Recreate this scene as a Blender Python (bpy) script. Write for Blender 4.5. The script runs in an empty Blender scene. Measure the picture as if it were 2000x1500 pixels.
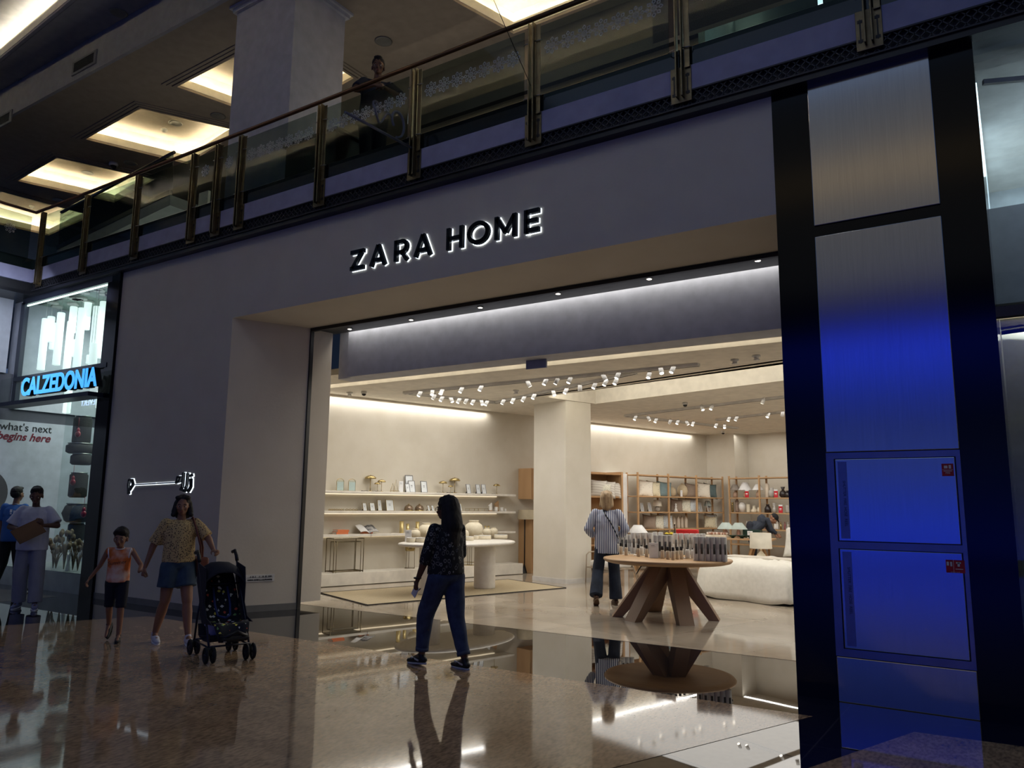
import bpy, bmesh, math, random
from mathutils import Vector, Matrix, Euler, noise
random.seed(7)
SC = bpy.context.scene
COL = SC.collection
# ---------------------------------------------------------------- camera
FPX, PITCH, ROLL, YAW, HCAM = 1508.9, .154539, .0107177, .581291, 1.52
fw = Vector((-math.sin(YAW)*math.cos(PITCH), math.cos(YAW)*math.cos(PITCH), math.sin(PITCH)))
r0 = Vector((math.cos(YAW), math.sin(YAW), 0)); u0 = r0.cross(fw)
rt = r0*math.cos(ROLL) + u0*math.sin(ROLL); up = -r0*math.sin(ROLL) + u0*math.cos(ROLL)
cam = bpy.data.cameras.new('camera'); camo = bpy.data.objects.new('camera', cam); COL.objects.link(camo)
cam.sensor_fit = 'HORIZONTAL'; cam.sensor_width = 36; cam.lens = FPX/2000*36; cam.clip_end = 200; cam.clip_start = .05
M4 = Matrix((rt, up, -fw)).transposed().to_4x4(); M4.translation = Vector((0, 0, HCAM)); camo.matrix_world = M4
SC.camera = camo
# ---------------------------------------------------------------- world and exposure
w = bpy.data.worlds.new('world'); SC.world = w; w.use_nodes = True
w.node_tree.nodes['Background'].inputs[0].default_value = (.27, .45, .88, 1)
w.node_tree.nodes['Background'].inputs[1].default_value = .17
SC.view_settings.view_transform = 'Standard'; SC.view_settings.look = 'None'
SC.view_settings.exposure = 0; SC.view_settings.gamma = 1
try: SC.view_settings.use_curve_mapping = False
except Exception: pass
# ---------------------------------------------------------------- measured frames
O = Vector((0, 0, HCAM))
def ray(x, y): return rt*((x-1000)/FPX) - up*((y-750)/FPX) + fw
def Zp(x, y, z=0.0):                       # point on a level surface
    d = ray(x, y); return O + d*((z-HCAM)/d.z)
def Pl(x, y, pt, n):
    d = ray(x, y); n = Vector(n); return O + d*((Vector(pt)-O).dot(n)/d.dot(n))
def Fy(x, y, yy): return Pl(x, y, (0, yy, 0), (0, 1, 0))
W0 = Vector((-11.08, 10.45, 0)); VV = Vector((.2773, .9608, 0)).normalized(); UU = Vector((VV.y, -VV.x, 0))
AI = math.atan2(UU.y, UU.x)                # the shop interior is turned against its front
MI = Matrix.Translation(W0) @ Matrix.Rotation(AI, 4, 'Z')
def I(u, v, z=0.0): return MI @ Vector((u, v, z))
def uv(p): return MI.inverted() @ Vector(p)
def Pu(x, y, u): return uv(Pl(x, y, I(u, 0), UU))
def Pv(x, y, v): return uv(Pl(x, y, I(0, v), VV))
def Zi(x, y, z): return uv(Zp(x, y, z))
FY = 6.85                                   # shop-front plane
# ---------------------------------------------------------------- lights
def area(name, loc, sx, sy, power, col, rot=(0, 0, 0), spread=None):
    l = bpy.data.lights.new(name, 'AREA'); l.shape = 'RECTANGLE'; l.size = sx; l.size_y = sy; l.energy = power; l.color = col
    if spread: l.spread = spread
    o = bpy.data.objects.new(name, l); COL.objects.link(o); o.location = loc; o.rotation_euler = rot; return o
def spot(name, loc, to, power, col, size=60, blend=.5, rad=.04):
    l = bpy.data.lights.new(name, 'SPOT'); l.energy = power; l.color = col; l.spot_size = math.radians(size); l.spot_blend = blend; l.shadow_soft_size = rad
    o = bpy.data.objects.new(name, l); COL.objects.link(o); o.location = loc
    o.rotation_euler = (Vector(to)-Vector(loc)).to_track_quat('-Z', 'Y').to_euler(); return o
WARM = (1, .975, .925)
for u, v, e, sy_ in ((2.6, 1.55, 72, 2.6), (7.0, 3.15, 84, 3.3), (2.4, 8.6, 80, 4.6), (6.6, 8.4, 105, 4.6), (11.2, 6.0, 80, 3.6)):
    area('ceiling_light', I(u, v, 3.52), 6.0 if u == 7.0 else 4.0, sy_, e*.93, WARM, (0, 0, AI))
area('slot_light', (-5.3, 8.42, 4.24), 6.8, .08, 17, (1, .96, .88), (0, 0, 0))
for u, v, tu, tv, tz, e in ((2.6, .9, 0, .6, 1.5, 45), (2.7, 2.6, 0, 3.0, 1.5, 45), (4.6, 1.9, 2.3, 1.4, .8, 60), (4.9, 1.4, 6.6, 1.8, .8, 90), (5.8, 2.2, 6.4, 4.8, .4, 80), (3.4, 2.9, 2.6, 4.1, 1.5, 9),
        (3.0, 8.0, .6, 9.5, 1.6, 55), (3.4, 9.0, 1.5, 12, 1.6, 55), (4.4, 8.4, 3, 9.8, .8, 60), (2.4, 7.4, .6, 7.6, 1.4, 40), (6.5, 2.6, 8, -1, 0, 60), (3.0, 1.6, 4.2, -.6, 0, 70)):
    spot('spot_light', I(u, v, 3.46), I(tu, tv, tz), e*.92, (1, .97, .92), 70, .6)
area('neighbour_light', (.9, 9.0, 5.38), 2.4, 2.4, 62, (.72, .88, 1), (0, 0, 0))
area('window_light', (-13.9, 8.3, 4.95), 2.6, 1.6, 75, (.86, 1, .92), (0, 0, 0))
area('display_light', (-13.2, 7.8, 3.0), 1.2, 1.0, 10, (.95, 1, .9), (0, 0, 0))
area('hoarding_light', (-13.9, 5.6, 5.2), 1.5, 1.5, 38, (.75, .82, 1), (0, math.radians(40), 0))
area('upper_fill_light', (-8, 8.7, 6.4), 15, 1.6, 40, (1, .93, .8), (math.pi, 0, 0))  # added fill facing up to brighten the upper ceiling; no lamp hangs there
area('recess_light', I(8.0, 3.30, 3.70), 10.5, .10, 80, (1, .95, .82), (math.radians(118), 0, AI))
area('upper_wall_light', (-6, 8.9, 9.1), 5.5, .5, 9, (1, .9, .75), (math.radians(35), 0, 0))
area('atrium_light', (-3, 1.5, 9.6), 9, 5, 48, (.5, .68, 1), (0, 0, 0))
# ---------------------------------------------------------------- materials
def lin(c): return tuple((x/255/12.92 if x/255 <= .04045 else ((x/255+.055)/1.055)**2.4) for x in c) + (1,)
MATS = {}
def mat(name, c, rough=.6, metal=0, c2=None, nscale=6, nmix=.5, emit=None, es=0, bump=0, bscale=40, spec=.5, ior=1.5, coat=0, stretch=None, trans=0, alpha=1):
    if name in MATS: return MATS[name]
    m = bpy.data.materials.new(name); m.use_nodes = True; nt = m.node_tree; b = nt.nodes['Principled BSDF']
    b.inputs['Base Color'].default_value = lin(c); b.inputs['Roughness'].default_value = rough; b.inputs['Metallic'].default_value = metal
    b.inputs['IOR'].default_value = ior; b.inputs['Specular IOR Level'].default_value = spec; b.inputs['Coat Weight'].default_value = coat
    b.inputs['Transmission Weight'].default_value = trans; b.inputs['Alpha'].default_value = alpha
    if emit: b.inputs['Emission Color'].default_value = lin(emit); b.inputs['Emission Strength'].default_value = es
    tc = nt.nodes.new('ShaderNodeTexCoord'); mp = nt.nodes.new('ShaderNodeMapping'); nt.links.new(tc.outputs['Object'], mp.inputs[0])
    if stretch: mp.inputs['Scale'].default_value = stretch
    n = nt.nodes.new('ShaderNodeTexNoise'); n.inputs['Scale'].default_value = nscale; n.inputs['Detail'].default_value = 6; nt.links.new(mp.outputs[0], n.inputs[0])
    if c2 is None: c2 = tuple(max(0, x*.9) for x in c)
    mx = nt.nodes.new('ShaderNodeMix'); mx.data_type = 'RGBA'; mx.inputs[6].default_value = lin(c); mx.inputs[7].default_value = lin(c2)
    rp = nt.nodes.new('ShaderNodeValToRGB'); rp.color_ramp.elements[0].position = .5-nmix/2; rp.color_ramp.elements[1].position = .5+nmix/2
    nt.links.new(n.outputs[0], rp.inputs[0]); nt.links.new(rp.outputs[0], mx.inputs[0]); nt.links.new(mx.outputs[2], b.inputs['Base Color'])
    if bump:
        bn = nt.nodes.new('ShaderNodeBump'); bn.inputs['Strength'].default_value = bump; bn.inputs['Distance'].default_value = .01
        n2 = nt.nodes.new('ShaderNodeTexNoise'); n2.inputs['Scale'].default_value = bscale; nt.links.new(mp.outputs[0], n2.inputs[0])
        nt.links.new(n2.outputs[0], bn.inputs['Height']); nt.links.new(bn.outputs[0], b.inputs['Normal'])
    MATS[name] = m; return m
def glassmat(name, tint, refl=.08, rough=.0):
    m = bpy.data.materials.new(name); m.use_nodes = True; nt = m.node_tree; nt.nodes.clear()
    o = nt.nodes.new('ShaderNodeOutputMaterial'); t = nt.nodes.new('ShaderNodeBsdfTransparent'); g = nt.nodes.new('ShaderNodeBsdfGlossy')
    mx = nt.nodes.new('ShaderNodeMixShader'); f = nt.nodes.new('ShaderNodeFresnel'); f.inputs[0].default_value = 1.45
    t.inputs[0].default_value = (*tint, 1); g.inputs['Roughness'].default_value = rough
    ml = nt.nodes.new('ShaderNodeMath'); ml.operation = 'MULTIPLY'; ml.inputs[1].default_value = refl/.04
    nt.links.new(f.outputs[0], ml.inputs[0]); ml.use_clamp = True
    ge = nt.nodes.new('ShaderNodeNewGeometry'); sb = nt.nodes.new('ShaderNodeMath'); sb.operation = 'SUBTRACT'; sb.inputs[0].default_value = 1; nt.links.new(ge.outputs['Backfacing'], sb.inputs[1])
    m2 = nt.nodes.new('ShaderNodeMath'); m2.operation = 'MULTIPLY'; nt.links.new(ml.outputs[0], m2.inputs[0]); nt.links.new(sb.outputs[0], m2.inputs[1])
    nt.links.new(m2.outputs[0], mx.inputs[0]); nt.links.new(t.outputs[0], mx.inputs[1]); nt.links.new(g.outputs[0], mx.inputs[2]); nt.links.new(mx.outputs[0], o.inputs[0])
    MATS[name] = m; return m
def cellmat(name, base, cols, scale=25, size=.3, rough=.8, stretch=None, rand=1.0, inner=None, dist='EUCLIDEAN'):
    m = mat(name, base, rough); nt = m.node_tree; b = nt.nodes['Principled BSDF']; mp = [n for n in nt.nodes if n.type == 'MAPPING'][0]
    if stretch: mp.inputs['Scale'].default_value = stretch
    vo = nt.nodes.new('ShaderNodeTexVoronoi'); vo.inputs['Scale'].default_value = scale; vo.inputs['Randomness'].default_value = rand; vo.distance = dist
    nt.links.new(mp.outputs[0], vo.inputs['Vector'])
    lt = nt.nodes.new('ShaderNodeMath'); lt.operation = 'LESS_THAN'; lt.inputs[1].default_value = size; nt.links.new(vo.outputs['Distance'], lt.inputs[0]); fac = lt
    if inner:
        gt = nt.nodes.new('ShaderNodeMath'); gt.operation = 'GREATER_THAN'; gt.inputs[1].default_value = inner; nt.links.new(vo.outputs['Distance'], gt.inputs[0])
        fac = nt.nodes.new('ShaderNodeMath'); fac.operation = 'MULTIPLY'; nt.links.new(lt.outputs[0], fac.inputs[0]); nt.links.new(gt.outputs[0], fac.inputs[1])
    rp = nt.nodes.new('ShaderNodeValToRGB'); rp.color_ramp.interpolation = 'CONSTANT'
    sp = nt.nodes.new('ShaderNodeSeparateColor'); nt.links.new(vo.outputs['Color'], sp.inputs[0]); nt.links.new(sp.outputs[0], rp.inputs[0])
    el = rp.color_ramp.elements
    while len(el) < len(cols): el.new(.5)
    for i, c in enumerate(cols): el[i].position = i/len(cols); el[i].color = lin(c)
    mx = nt.nodes.new('ShaderNodeMix'); mx.data_type = 'RGBA'; mx.inputs[6].default_value = lin(base)
    nt.links.new(fac.outputs[0], mx.inputs[0]); nt.links.new(rp.outputs[0], mx.inputs[7]); nt.links.new(mx.outputs[2], b.inputs['Base Color']); return m
def tilemat(name, c, c2, joint, tw, th, rough, rot=0, spec=.5, ior=1.5, nscale=3, bump=.02, bscale=1.2, jw=.004, dark=.12, fine=None):
    m = mat(name, c, rough, c2=c2, nscale=nscale, nmix=.5, ior=ior, spec=spec); nt = m.node_tree; b = nt.nodes['Principled BSDF']
    mp = [n for n in nt.nodes if n.type == 'MAPPING'][0]; tc = [n for n in nt.nodes if n.type == 'TEX_COORD'][0]
    mp2 = nt.nodes.new('ShaderNodeMapping'); mp2.inputs['Rotation'].default_value = (0, 0, rot); nt.links.new(tc.outputs['Object'], mp2.inputs[0])
    br = nt.nodes.new('ShaderNodeTexBrick'); br.offset = 0; br.inputs['Scale'].default_value = 1; br.inputs['Brick Width'].default_value = tw; br.inputs['Row Height'].default_value = th
    br.inputs['Mortar Size'].default_value = jw; br.inputs['Color1'].default_value = (1, 1, 1, 1); v = 1-dark; br.inputs['Color2'].default_value = (v, v, v, 1)
    br.inputs['Mortar'].default_value = (joint, joint, joint, 1); nt.links.new(mp2.outputs[0], br.inputs[0])
    src = [n for n in nt.nodes if n.type == 'MIX'][0].outputs[2]
    if fine:
        nf = nt.nodes.new('ShaderNodeTexNoise'); nf.inputs['Scale'].default_value = fine; nf.inputs['Detail'].default_value = 4
        mp3 = nt.nodes.new('ShaderNodeMapping'); mp3.inputs['Scale'].default_value = (1, .4, 1); mp3.inputs['Rotation'].default_value = (0, 0, .9); nt.links.new(tc.outputs['Object'], mp3.inputs[0]); nt.links.new(mp3.outputs[0], nf.inputs[0])
        r = nt.nodes.new('ShaderNodeValToRGB'); r.color_ramp.elements[0].position = .35; r.color_ramp.elements[0].color = (.55, .55, .55, 1); r.color_ramp.elements[1].position = .6; nt.links.new(nf.outputs[0], r.inputs[0])
        m0 = nt.nodes.new('ShaderNodeMix'); m0.data_type = 'RGBA'; m0.blend_type = 'MULTIPLY'; m0.inputs[0].default_value = 1; nt.links.new(src, m0.inputs[6]); nt.links.new(r.outputs[0], m0.inputs[7]); src = m0.outputs[2]
    mm = nt.nodes.new('ShaderNodeMix'); mm.data_type = 'RGBA'; mm.blend_type = 'MULTIPLY'; mm.inputs[0].default_value = 1
    nt.links.new(src, mm.inputs[6]); nt.links.new(br.outputs[0], mm.inputs[7]); nt.links.new(mm.outputs[2], b.inputs['Base Color'])
    if bump:
        bn = nt.nodes.new('ShaderNodeBump'); bn.inputs['Strength'].default_value = bump; bn.inputs['Distance'].default_value = .02
        n2 = nt.nodes.new('ShaderNodeTexNoise'); n2.inputs['Scale'].default_value = bscale; n2.inputs['Detail'].default_value = 1; nt.links.new(tc.outputs['Object'], n2.inputs[0])
        nt.links.new(n2.outputs[0], bn.inputs['Height']); nt.links.new(bn.outputs[0], b.inputs['Normal'])
    return m
def stripemat(name, a, b_, scale, rough=.8, axis='X', thresh=.5):
    m = mat(name, a, rough); nt = m.node_tree; b = nt.nodes['Principled BSDF']; mp = [n for n in nt.nodes if n.type == 'MAPPING'][0]
    wv = nt.nodes.new('ShaderNodeTexWave'); wv.bands_direction = axis; wv.inputs['Scale'].default_value = scale; wv.inputs['Distortion'].default_value = .6; wv.inputs['Detail Scale'].default_value = .5
    nt.links.new(mp.outputs[0], wv.inputs[0])
    rp = nt.nodes.new('ShaderNodeValToRGB'); e = rp.color_ramp.elements; e[0].position = thresh-.05; e[0].color = lin(a); e[1].position = thresh+.05; e[1].color = lin(b_)
    nt.links.new(wv.outputs[0], rp.inputs[0]); nt.links.new(rp.outputs[0], b.inputs['Base Color']); return m
plaster = mat('plaster', (206, 197, 182), .85, c2=(200, 190, 174), nscale=2.5, bump=.12, bscale=30)
wallp = mat('warm_plaster', (206, 199, 185), .85, c2=(198, 190, 174), nscale=3, bump=.08, bscale=25)
ceilp = mat('ceiling_paint', (222, 215, 202), .8)
whitep = mat('white_paint', (226, 224, 220), .6)
black = mat('black_metal', (12, 14, 20), .35, 0)
blackg = mat('black_glass', (5, 7, 12), .12, 0, spec=.35)
steel = mat('brushed_steel', (196, 196, 198), .15, 1, c2=(184, 184, 188), nscale=3, stretch=(40, 1, 1), bump=.012, bscale=1.2)
steel_frame = mat('steel_frame', (150, 150, 156), .3, 1)
brass = mat('brass', (188, 168, 118), .25, 1)
brassd = mat('aged_brass', (130, 118, 92), .42, 1, c2=(104, 92, 72), nscale=12)
rail_m = mat('handrail_metal', (120, 92, 70), .35, 1)
oak = mat('oak', (196, 160, 118), .6, c2=(168, 130, 90), nscale=3, stretch=(1, 1, .15), nmix=.6)
oakd = mat('oak_panel', (182, 142, 98), .6, c2=(160, 120, 78), nscale=3, stretch=(1, 1, .15))
walnut = mat('dark_oak', (150, 118, 90), .5, c2=(118, 90, 66), nscale=3, stretch=(1, 1, .15), nmix=.7)
tabletop_m = mat('table_oak', (190, 154, 112), .5, c2=(158, 122, 84), nscale=3, stretch=(.2, 1, 1))
white_stone = mat('white_stone', (226, 222, 214), .6, c2=(214, 208, 198), nscale=14)
shelfw = mat('shelf_white', (236, 230, 218), .5)
ceram = mat('cream_ceramic', (230, 222, 200), .6, c2=(218, 206, 180), nscale=20)
ceramw = mat('white_ceramic', (238, 236, 230), .4)
paper = mat('white_paper', (238, 238, 238), .7)
paperg = mat('grey_print', (200, 204, 206), .7, c2=(150, 152, 155), nscale=9)
blk = mat('black_plastic', (16, 16, 18), .5)
lens_m = mat('spot_lens', (255, 250, 240), .4, emit=(255, 244, 226), es=9)
strip_m = mat('light_strip', (255, 245, 225), .5, emit=(255, 246, 226), es=2.2)
cove_m = mat('cove_glow', (255, 245, 215), .6, emit=(255, 240, 190), es=.95)
GL = glassmat('balustrade_glass', (.58, .64, .61), .018)
GLC = glassmat('shop_glass', (.90, .94, .93), .06)
GLW = glassmat('glassware', (.82, .86, .84), .2)
shelf_strip = mat('shelf_strip', (255, 245, 225), .5, emit=(255, 238, 208), es=1.0)
# ---------------------------------------------------------------- mesh helpers
class MB:
    def __init__(s): s.bm = bmesh.new(); s.mi = 0
    def _fin(s, fs):
        for f in fs: f.material_index = s.mi
    def hexa(s, p):                        # 8 corners: bottom 4 ccw then top 4
        v = [s.bm.verts.new(q) for q in p]
        s._fin([s.bm.faces.new([v[i] for i in f]) for f in ((3, 2, 1, 0), (4, 5, 6, 7), (0, 1, 5, 4), (1, 2, 6, 5), (2, 3, 7, 6), (3, 0, 4, 7))]); return s
    def box(s, x0, x1, y0, y1, z0, z1, m=None):
        p = [Vector(q) for q in ((x0, y0, z0), (x1, y0, z0), (x1, y1, z0), (x0, y1, z0), (x0, y0, z1), (x1, y0, z1), (x1, y1, z1), (x0, y1, z1))]
        if m is not None: p = [m @ q for q in p]
        return s.hexa(p)
    def bbox(s, x0, x1, y0, y1, z0, z1, m=None, r=.01, seg=2):   # rounded box
        b = MB(); b.box(x0, x1, y0, y1, z0, z1)
        bmesh.ops.bevel(b.bm, geom=b.bm.edges[:], offset=r, segments=seg, profile=.5, affect='EDGES')
        return s.join(b, m)
    def join(s, o, m=None):
        mp = {}
        for v in o.bm.verts: mp[v] = s.bm.verts.new(m @ v.co if m is not None else v.co)
        for f in o.bm.faces:
            try: g = s.bm.faces.new([mp[v] for v in f.verts]); g.material_index = s.mi; g.smooth = f.smooth
            except ValueError: pass
        return s
    def rings(s, rs, cap=True, smooth=True):
        vs = [[s.bm.verts.new(p) for p in r] for r in rs]; n = len(vs[0]); fs = []
        for a, b in zip(vs, vs[1:]):
            for i in range(n): fs.append(s.bm.faces.new((a[i], a[(i+1) % n], b[(i+1) % n], b[i])))
        for f in fs: f.smooth = smooth
        if cap: fs.append(s.bm.faces.new(vs[0][::-1])); fs.append(s.bm.faces.new(vs[-1]))
        s._fin(fs); return s
    def lathe(s, prof, c=(0, 0, 0), seg=24, sx=1, sy=1, m=None, cap=True):
        c = Vector(c); rs = []
        for r, z in prof:
            ring = [c + Vector((max(r, 1e-4)*sx*math.cos(2*math.pi*i/seg), max(r, 1e-4)*sy*math.sin(2*math.pi*i/seg), z)) for i in range(seg)]
            rs.append([m @ q for q in ring] if m is not None else ring)
        return s.rings(rs, cap)
    def tube(s, pts, r, seg=8, closed=False):
        pts = [Vector(p) for p in pts]; n = len(pts); rs = []; rad = r if isinstance(r, (list, tuple)) else [r]*n
        ref = None
        for i, p in enumerate(pts):
            a = pts[max(i-1, 0)]; b = pts[min(i+1, n-1)]
            if closed: a = pts[(i-1) % n]; b = pts[(i+1) % n]
            t = (b-a).normalized()
            if ref is None: ref = Vector((0, 0, 1)) if abs(t.z) < .9 else Vector((1, 0, 0))
            x = t.cross(ref).normalized(); y = x.cross(t); ref = y
            rs.append([p + (x*math.cos(2*math.pi*k/seg) + y*math.sin(2*math.pi*k/seg))*rad[i] for k in range(seg)])
        if closed: rs.append(rs[0]); return s.rings(rs, False)
        return s.rings(rs)
    def cyl(s, a, b, r, seg=16, r2=None): return s.tube([a, b], [r, r if r2 is None else r2], seg)
    def bar(s, a, b, w, h, upv=(0, 0, 1)):
        a = Vector(a); b = Vector(b); t = (b-a).normalized(); x = t.cross(Vector(upv)).normalized(); y = x.cross(t).normalized()
        p = [a-x*w/2-y*h/2, a+x*w/2-y*h/2, a+x*w/2+y*h/2, a-x*w/2+y*h/2]; q = [k+(b-a) for k in p]
        return s.rings([p, q], True, False)
    def poly(s, pts, th, m=None):          # outline in local xy extruded along z by th
        b = [Vector((*p[:2], 0)) for p in pts]; t = [q + Vector((0, 0, th)) for q in b]
        if m is not None: b = [m @ q for q in b]; t = [m @ q for q in t]
        return s.rings([b, t], True, False)
    def ell(s, c, r, m=None, sub=2):
        t = bmesh.new(); bmesh.ops.create_icosphere(t, subdivisions=sub, radius=1)
        mm = Matrix.Translation(Vector(c)) @ (m.to_4x4() if m is not None else Matrix()) @ Matrix.Diagonal((*r, 1)) if not isinstance(r, (int, float)) else Matrix.Translation(Vector(c)) @ Matrix.Diagonal((r, r, r, 1))
        mp = {v: s.bm.verts.new(mm @ v.co) for v in t.verts}
        for f in t.faces: g = s.bm.faces.new([mp[v] for v in f.verts]); g.smooth = True; g.material_index = s.mi
        t.free(); return s
    def cap_(s, a, b, ra, rb, flat=(1, 1), side=(1, 0, 0), cut=False):      # tapered capsule, cross-section scaled by flat
        a = Vector(a); b = Vector(b); L = (b-a).length; t = (b-a)/L if L > 1e-6 else Vector((0, 0, 1)); sd = Vector(side)
        x = (sd - t*sd.dot(t)); x = x.normalized() if x.length > 1e-3 else t.orthogonal().normalized(); y = t.cross(x); rs = []; n = 14
        prof = [(-math.cos(k)*ra, math.sin(k)*ra) for k in (.15, .6, 1.1, 1.57)] + [(L+math.sin(k)*rb, math.cos(k)*rb) for k in ((0,) if cut else (0, .5, 1.0, 1.42))]
        for z, r in prof: rs.append([a + t*z + x*(r*flat[0]*math.cos(2*math.pi*i/n)) + y*(r*flat[1]*math.sin(2*math.pi*i/n)) for i in range(n)])
        return s.rings(rs)
    def build(s, name, mt, parent=None, world=False, **kw):
        me = bpy.data.meshes.new(name)
        if world and parent is not None: bmesh.ops.transform(s.bm, matrix=parent.matrix_basis.inverted(), verts=s.bm.verts)
        bmesh.ops.recalc_face_normals(s.bm, faces=s.bm.faces); s.bm.to_mesh(me); s.bm.free()
        for m in (mt if isinstance(mt, (list, tuple)) else [mt]): me.materials.append(m)
        o = bpy.data.objects.new(name, me); COL.objects.link(o)
        if parent is not None: o.parent = parent
        return tag(o, **kw)
def tag(o, label=None, cat=None, group=None, kind=None):
    if label: o['label'] = label
    if cat: o['category'] = cat
    if group: o['group'] = group
    if kind: o['kind'] = kind
    return o
def thing(name, label, cat, loc=(0, 0, 0), rz=0, group=None, mx=None):
    o = bpy.data.objects.new(name, None); COL.objects.link(o); o.empty_display_size = .1
    if mx is not None: o.matrix_basis = mx
    else: o.location = loc; o.rotation_euler = (0, 0, rz)
    return tag(o, label, cat, group)
KIDS = {}
def copy_tree(o, loc=None, rz=None, label=None, group=None, scale=None, parent=None):
    c = o.copy(); COL.objects.link(c); c.parent = parent
    if loc is not None: c.location = loc
    if rz is not None: c.rotation_euler = (0, 0, rz)
    if scale is not None: c.scale = (scale,)*3 if isinstance(scale, (int, float)) else scale
    if label: c['label'] = label
    if group: c['group'] = group
    for ch in [k for k in bpy.data.objects if k.parent == o]: copy_tree(ch, parent=c)
    return c
def struct(name, mb, mt, parent=None): return mb.build(name, mt, parent, kind='structure' if parent is None else None)
def place(o, loc, rz=0, scale=None):
    o.location = loc; o.rotation_euler = (0, 0, rz)
    if scale: o.scale = (scale,)*3
    return o
def bake(o, voxel, smooth=2, wr=0, wf=9, seed=0):
    r = o.modifiers.new('r', 'REMESH'); r.mode = 'VOXEL'; r.voxel_size = voxel; r.use_smooth_shade = True
    sm = o.modifiers.new('s', 'SMOOTH'); sm.factor = .5; sm.iterations = smooth
    dg = bpy.context.evaluated_depsgraph_get(); me = bpy.data.meshes.new_from_object(o.evaluated_get(dg))
    mats = list(o.data.materials); old = o.data; o.modifiers.clear(); o.data = me; bpy.data.meshes.remove(old)
    me.materials.clear()
    for m in mats: me.materials.append(m)
    if wr:
        s3 = Vector((seed*3.1, seed*1.7, seed))
        for v, n in [(v, v.normal.copy()) for v in me.vertices]:
            p = v.co; f = noise.noise(Vector((p.x*wf, p.y*wf, p.z*wf*.6))+s3) + .5*noise.noise(Vector((p.x*wf*2.2, p.y*wf*2.2, p.z*wf*1.2))+s3)
            v.co = p + n*(f*wr)
    for p in me.polygons: p.use_smooth = True
    return o
def text(name, s, mt, mx, size, depth, parent=None, align='LEFT', offset=0, sx=1, space=1, shear=0, bevel=0, **kw):
    cu = bpy.data.curves.new(name, 'FONT'); cu.body = s; cu.size = size; cu.extrude = depth/2; cu.align_x = align; cu.offset = offset; cu.space_character = space; cu.shear = shear
    o = bpy.data.objects.new(name, cu); COL.objects.link(o); dg = bpy.context.evaluated_depsgraph_get()
    me = bpy.data.meshes.new_from_object(o.evaluated_get(dg)); bpy.data.objects.remove(o); bpy.data.curves.remove(cu)
    m = mx @ Matrix.Diagonal((sx, 1, 1, 1))
    if parent is not None: m = parent.matrix_basis.inverted() @ m
    me.transform(m); me.materials.clear(); me.materials.append(mt)
    o = bpy.data.objects.new(name, me); COL.objects.link(o)
    if parent is not None: o.parent = parent
    return tag(o, **kw)
def front_mx(x, y, z, rz=0): return Matrix.Translation((x, y, z)) @ Matrix.Rotation(rz, 4, 'Z') @ Matrix.Rotation(math.pi/2, 4, 'X')
def rotz(a): return Matrix.Rotation(a, 4, 'Z')
# ================================================================ SETTING: mall floor and shop front
FX0, FX1 = -12.3, -1.67
def quadp(pts, z0, z1):
    m = MB(); m.rings([[Vector((p[0], p[1], z0)) for p in pts], [Vector((p[0], p[1], z1)) for p in pts]], True, False); return m
granite = tilemat('dark_granite', (30, 30, 33), (22, 22, 25), 3.2, 1.25, 1.1, .015, 0, ior=2.05, spec=.5, nscale=30, bump=.012, bscale=1.5, jw=.006, dark=.1)
beige = tilemat('beige_granite', (190, 160, 128), (150, 124, 98), .85, 2.4, 1.2, .05, 0, ior=1.65, nscale=5, bump=.03, bscale=1.6, jw=.002, dark=.08, fine=45)
marble = tilemat('shop_marble', (206, 194, 176), (172, 156, 136), .6, 1.2, 1.2, .07, -AI, ior=1.6, nscale=1.6, bump=.02, bscale=1.3, jw=.005, dark=.28)
struct('floor', quadp([(-26, -14), (12, -14), (12, 8.32), (-26, 8.32)], -.2, 0), granite)
struct('floor', quadp([(-9.85, 6.24), (-10.5, 4.7), (-12.2, .5), (-16, -9), (-7.2, -9), (-1.42, 6.24)], -.01, .002), beige)
struct('floor', quadp([(-.75, 6.23), (-6.2, -9), (8, -9), (8, 6.9)], -.01, .002), beige)
struct('floor', quadp([(-26, 6.6), (-12.9, 6.6), (-12.9, 3), (-14.6, -2), (-26, -2)], -.01, .0015), tilemat('brown_granite', (96, 84, 74), (70, 62, 56), .8, 2.4, 1.2, .06, 0, ior=1.8, nscale=5, fine=30))
p = [(-11.9, 8.32), (1.5, 8.32)] + [tuple(I(u, v))[:2] for u, v in ((14, 0), (14, 13.3), (-1, 13.3), (-1, 0))]
struct('floor', quadp(p, -.2, .002), marble)
m = MB(); m.box(FX0, FX1, FY, 7.93, 4.13, 5.34); m.box(FX0, -9.32, FY, 7.3, .09, 4.13)
a = [(-9.321, FY), (-8.85, 7.93), (-8.80, 8.30), (-12.3, 8.30), (-12.3, 7.3), (-9.6, 7.3)]
m.rings([[Vector((*q, .09)) for q in a], [Vector((*q, 4.13)) for q in a]], True, False)
wf = struct('wall_front', m, plaster)
m = MB(); m.box(FX0, -9.31, FY-.015, FY+.1, 0, .09)
a = [(-9.32, FY-.015), (-8.84, 7.93), (-8.9, 7.95), (-9.4, FY+.05)]
m.rings([[Vector((*q, 0)) for q in a], [Vector((*q, .09)) for q in a]], True, False)
struct('baseboard_front', m, mat('grey_base', (120, 118, 114), .5))
m = MB(); m.box(-8.86, FX1, 7.9, 7.95, 4.08, 4.14); m.box(-8.86, FX1, 8.0, 8.36, 4.12, 4.3); m.box(-8.90, -8.84, 7.9, 7.96, 0, 4.13)
struct('trim_1', m, black)
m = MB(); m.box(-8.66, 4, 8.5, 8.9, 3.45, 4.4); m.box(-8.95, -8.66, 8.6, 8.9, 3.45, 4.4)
struct('wall_header', m, mat('header_mall_light_tint', (190, 192, 202), .85))  # beige plaster with the mall's blue light put into its colour
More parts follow.
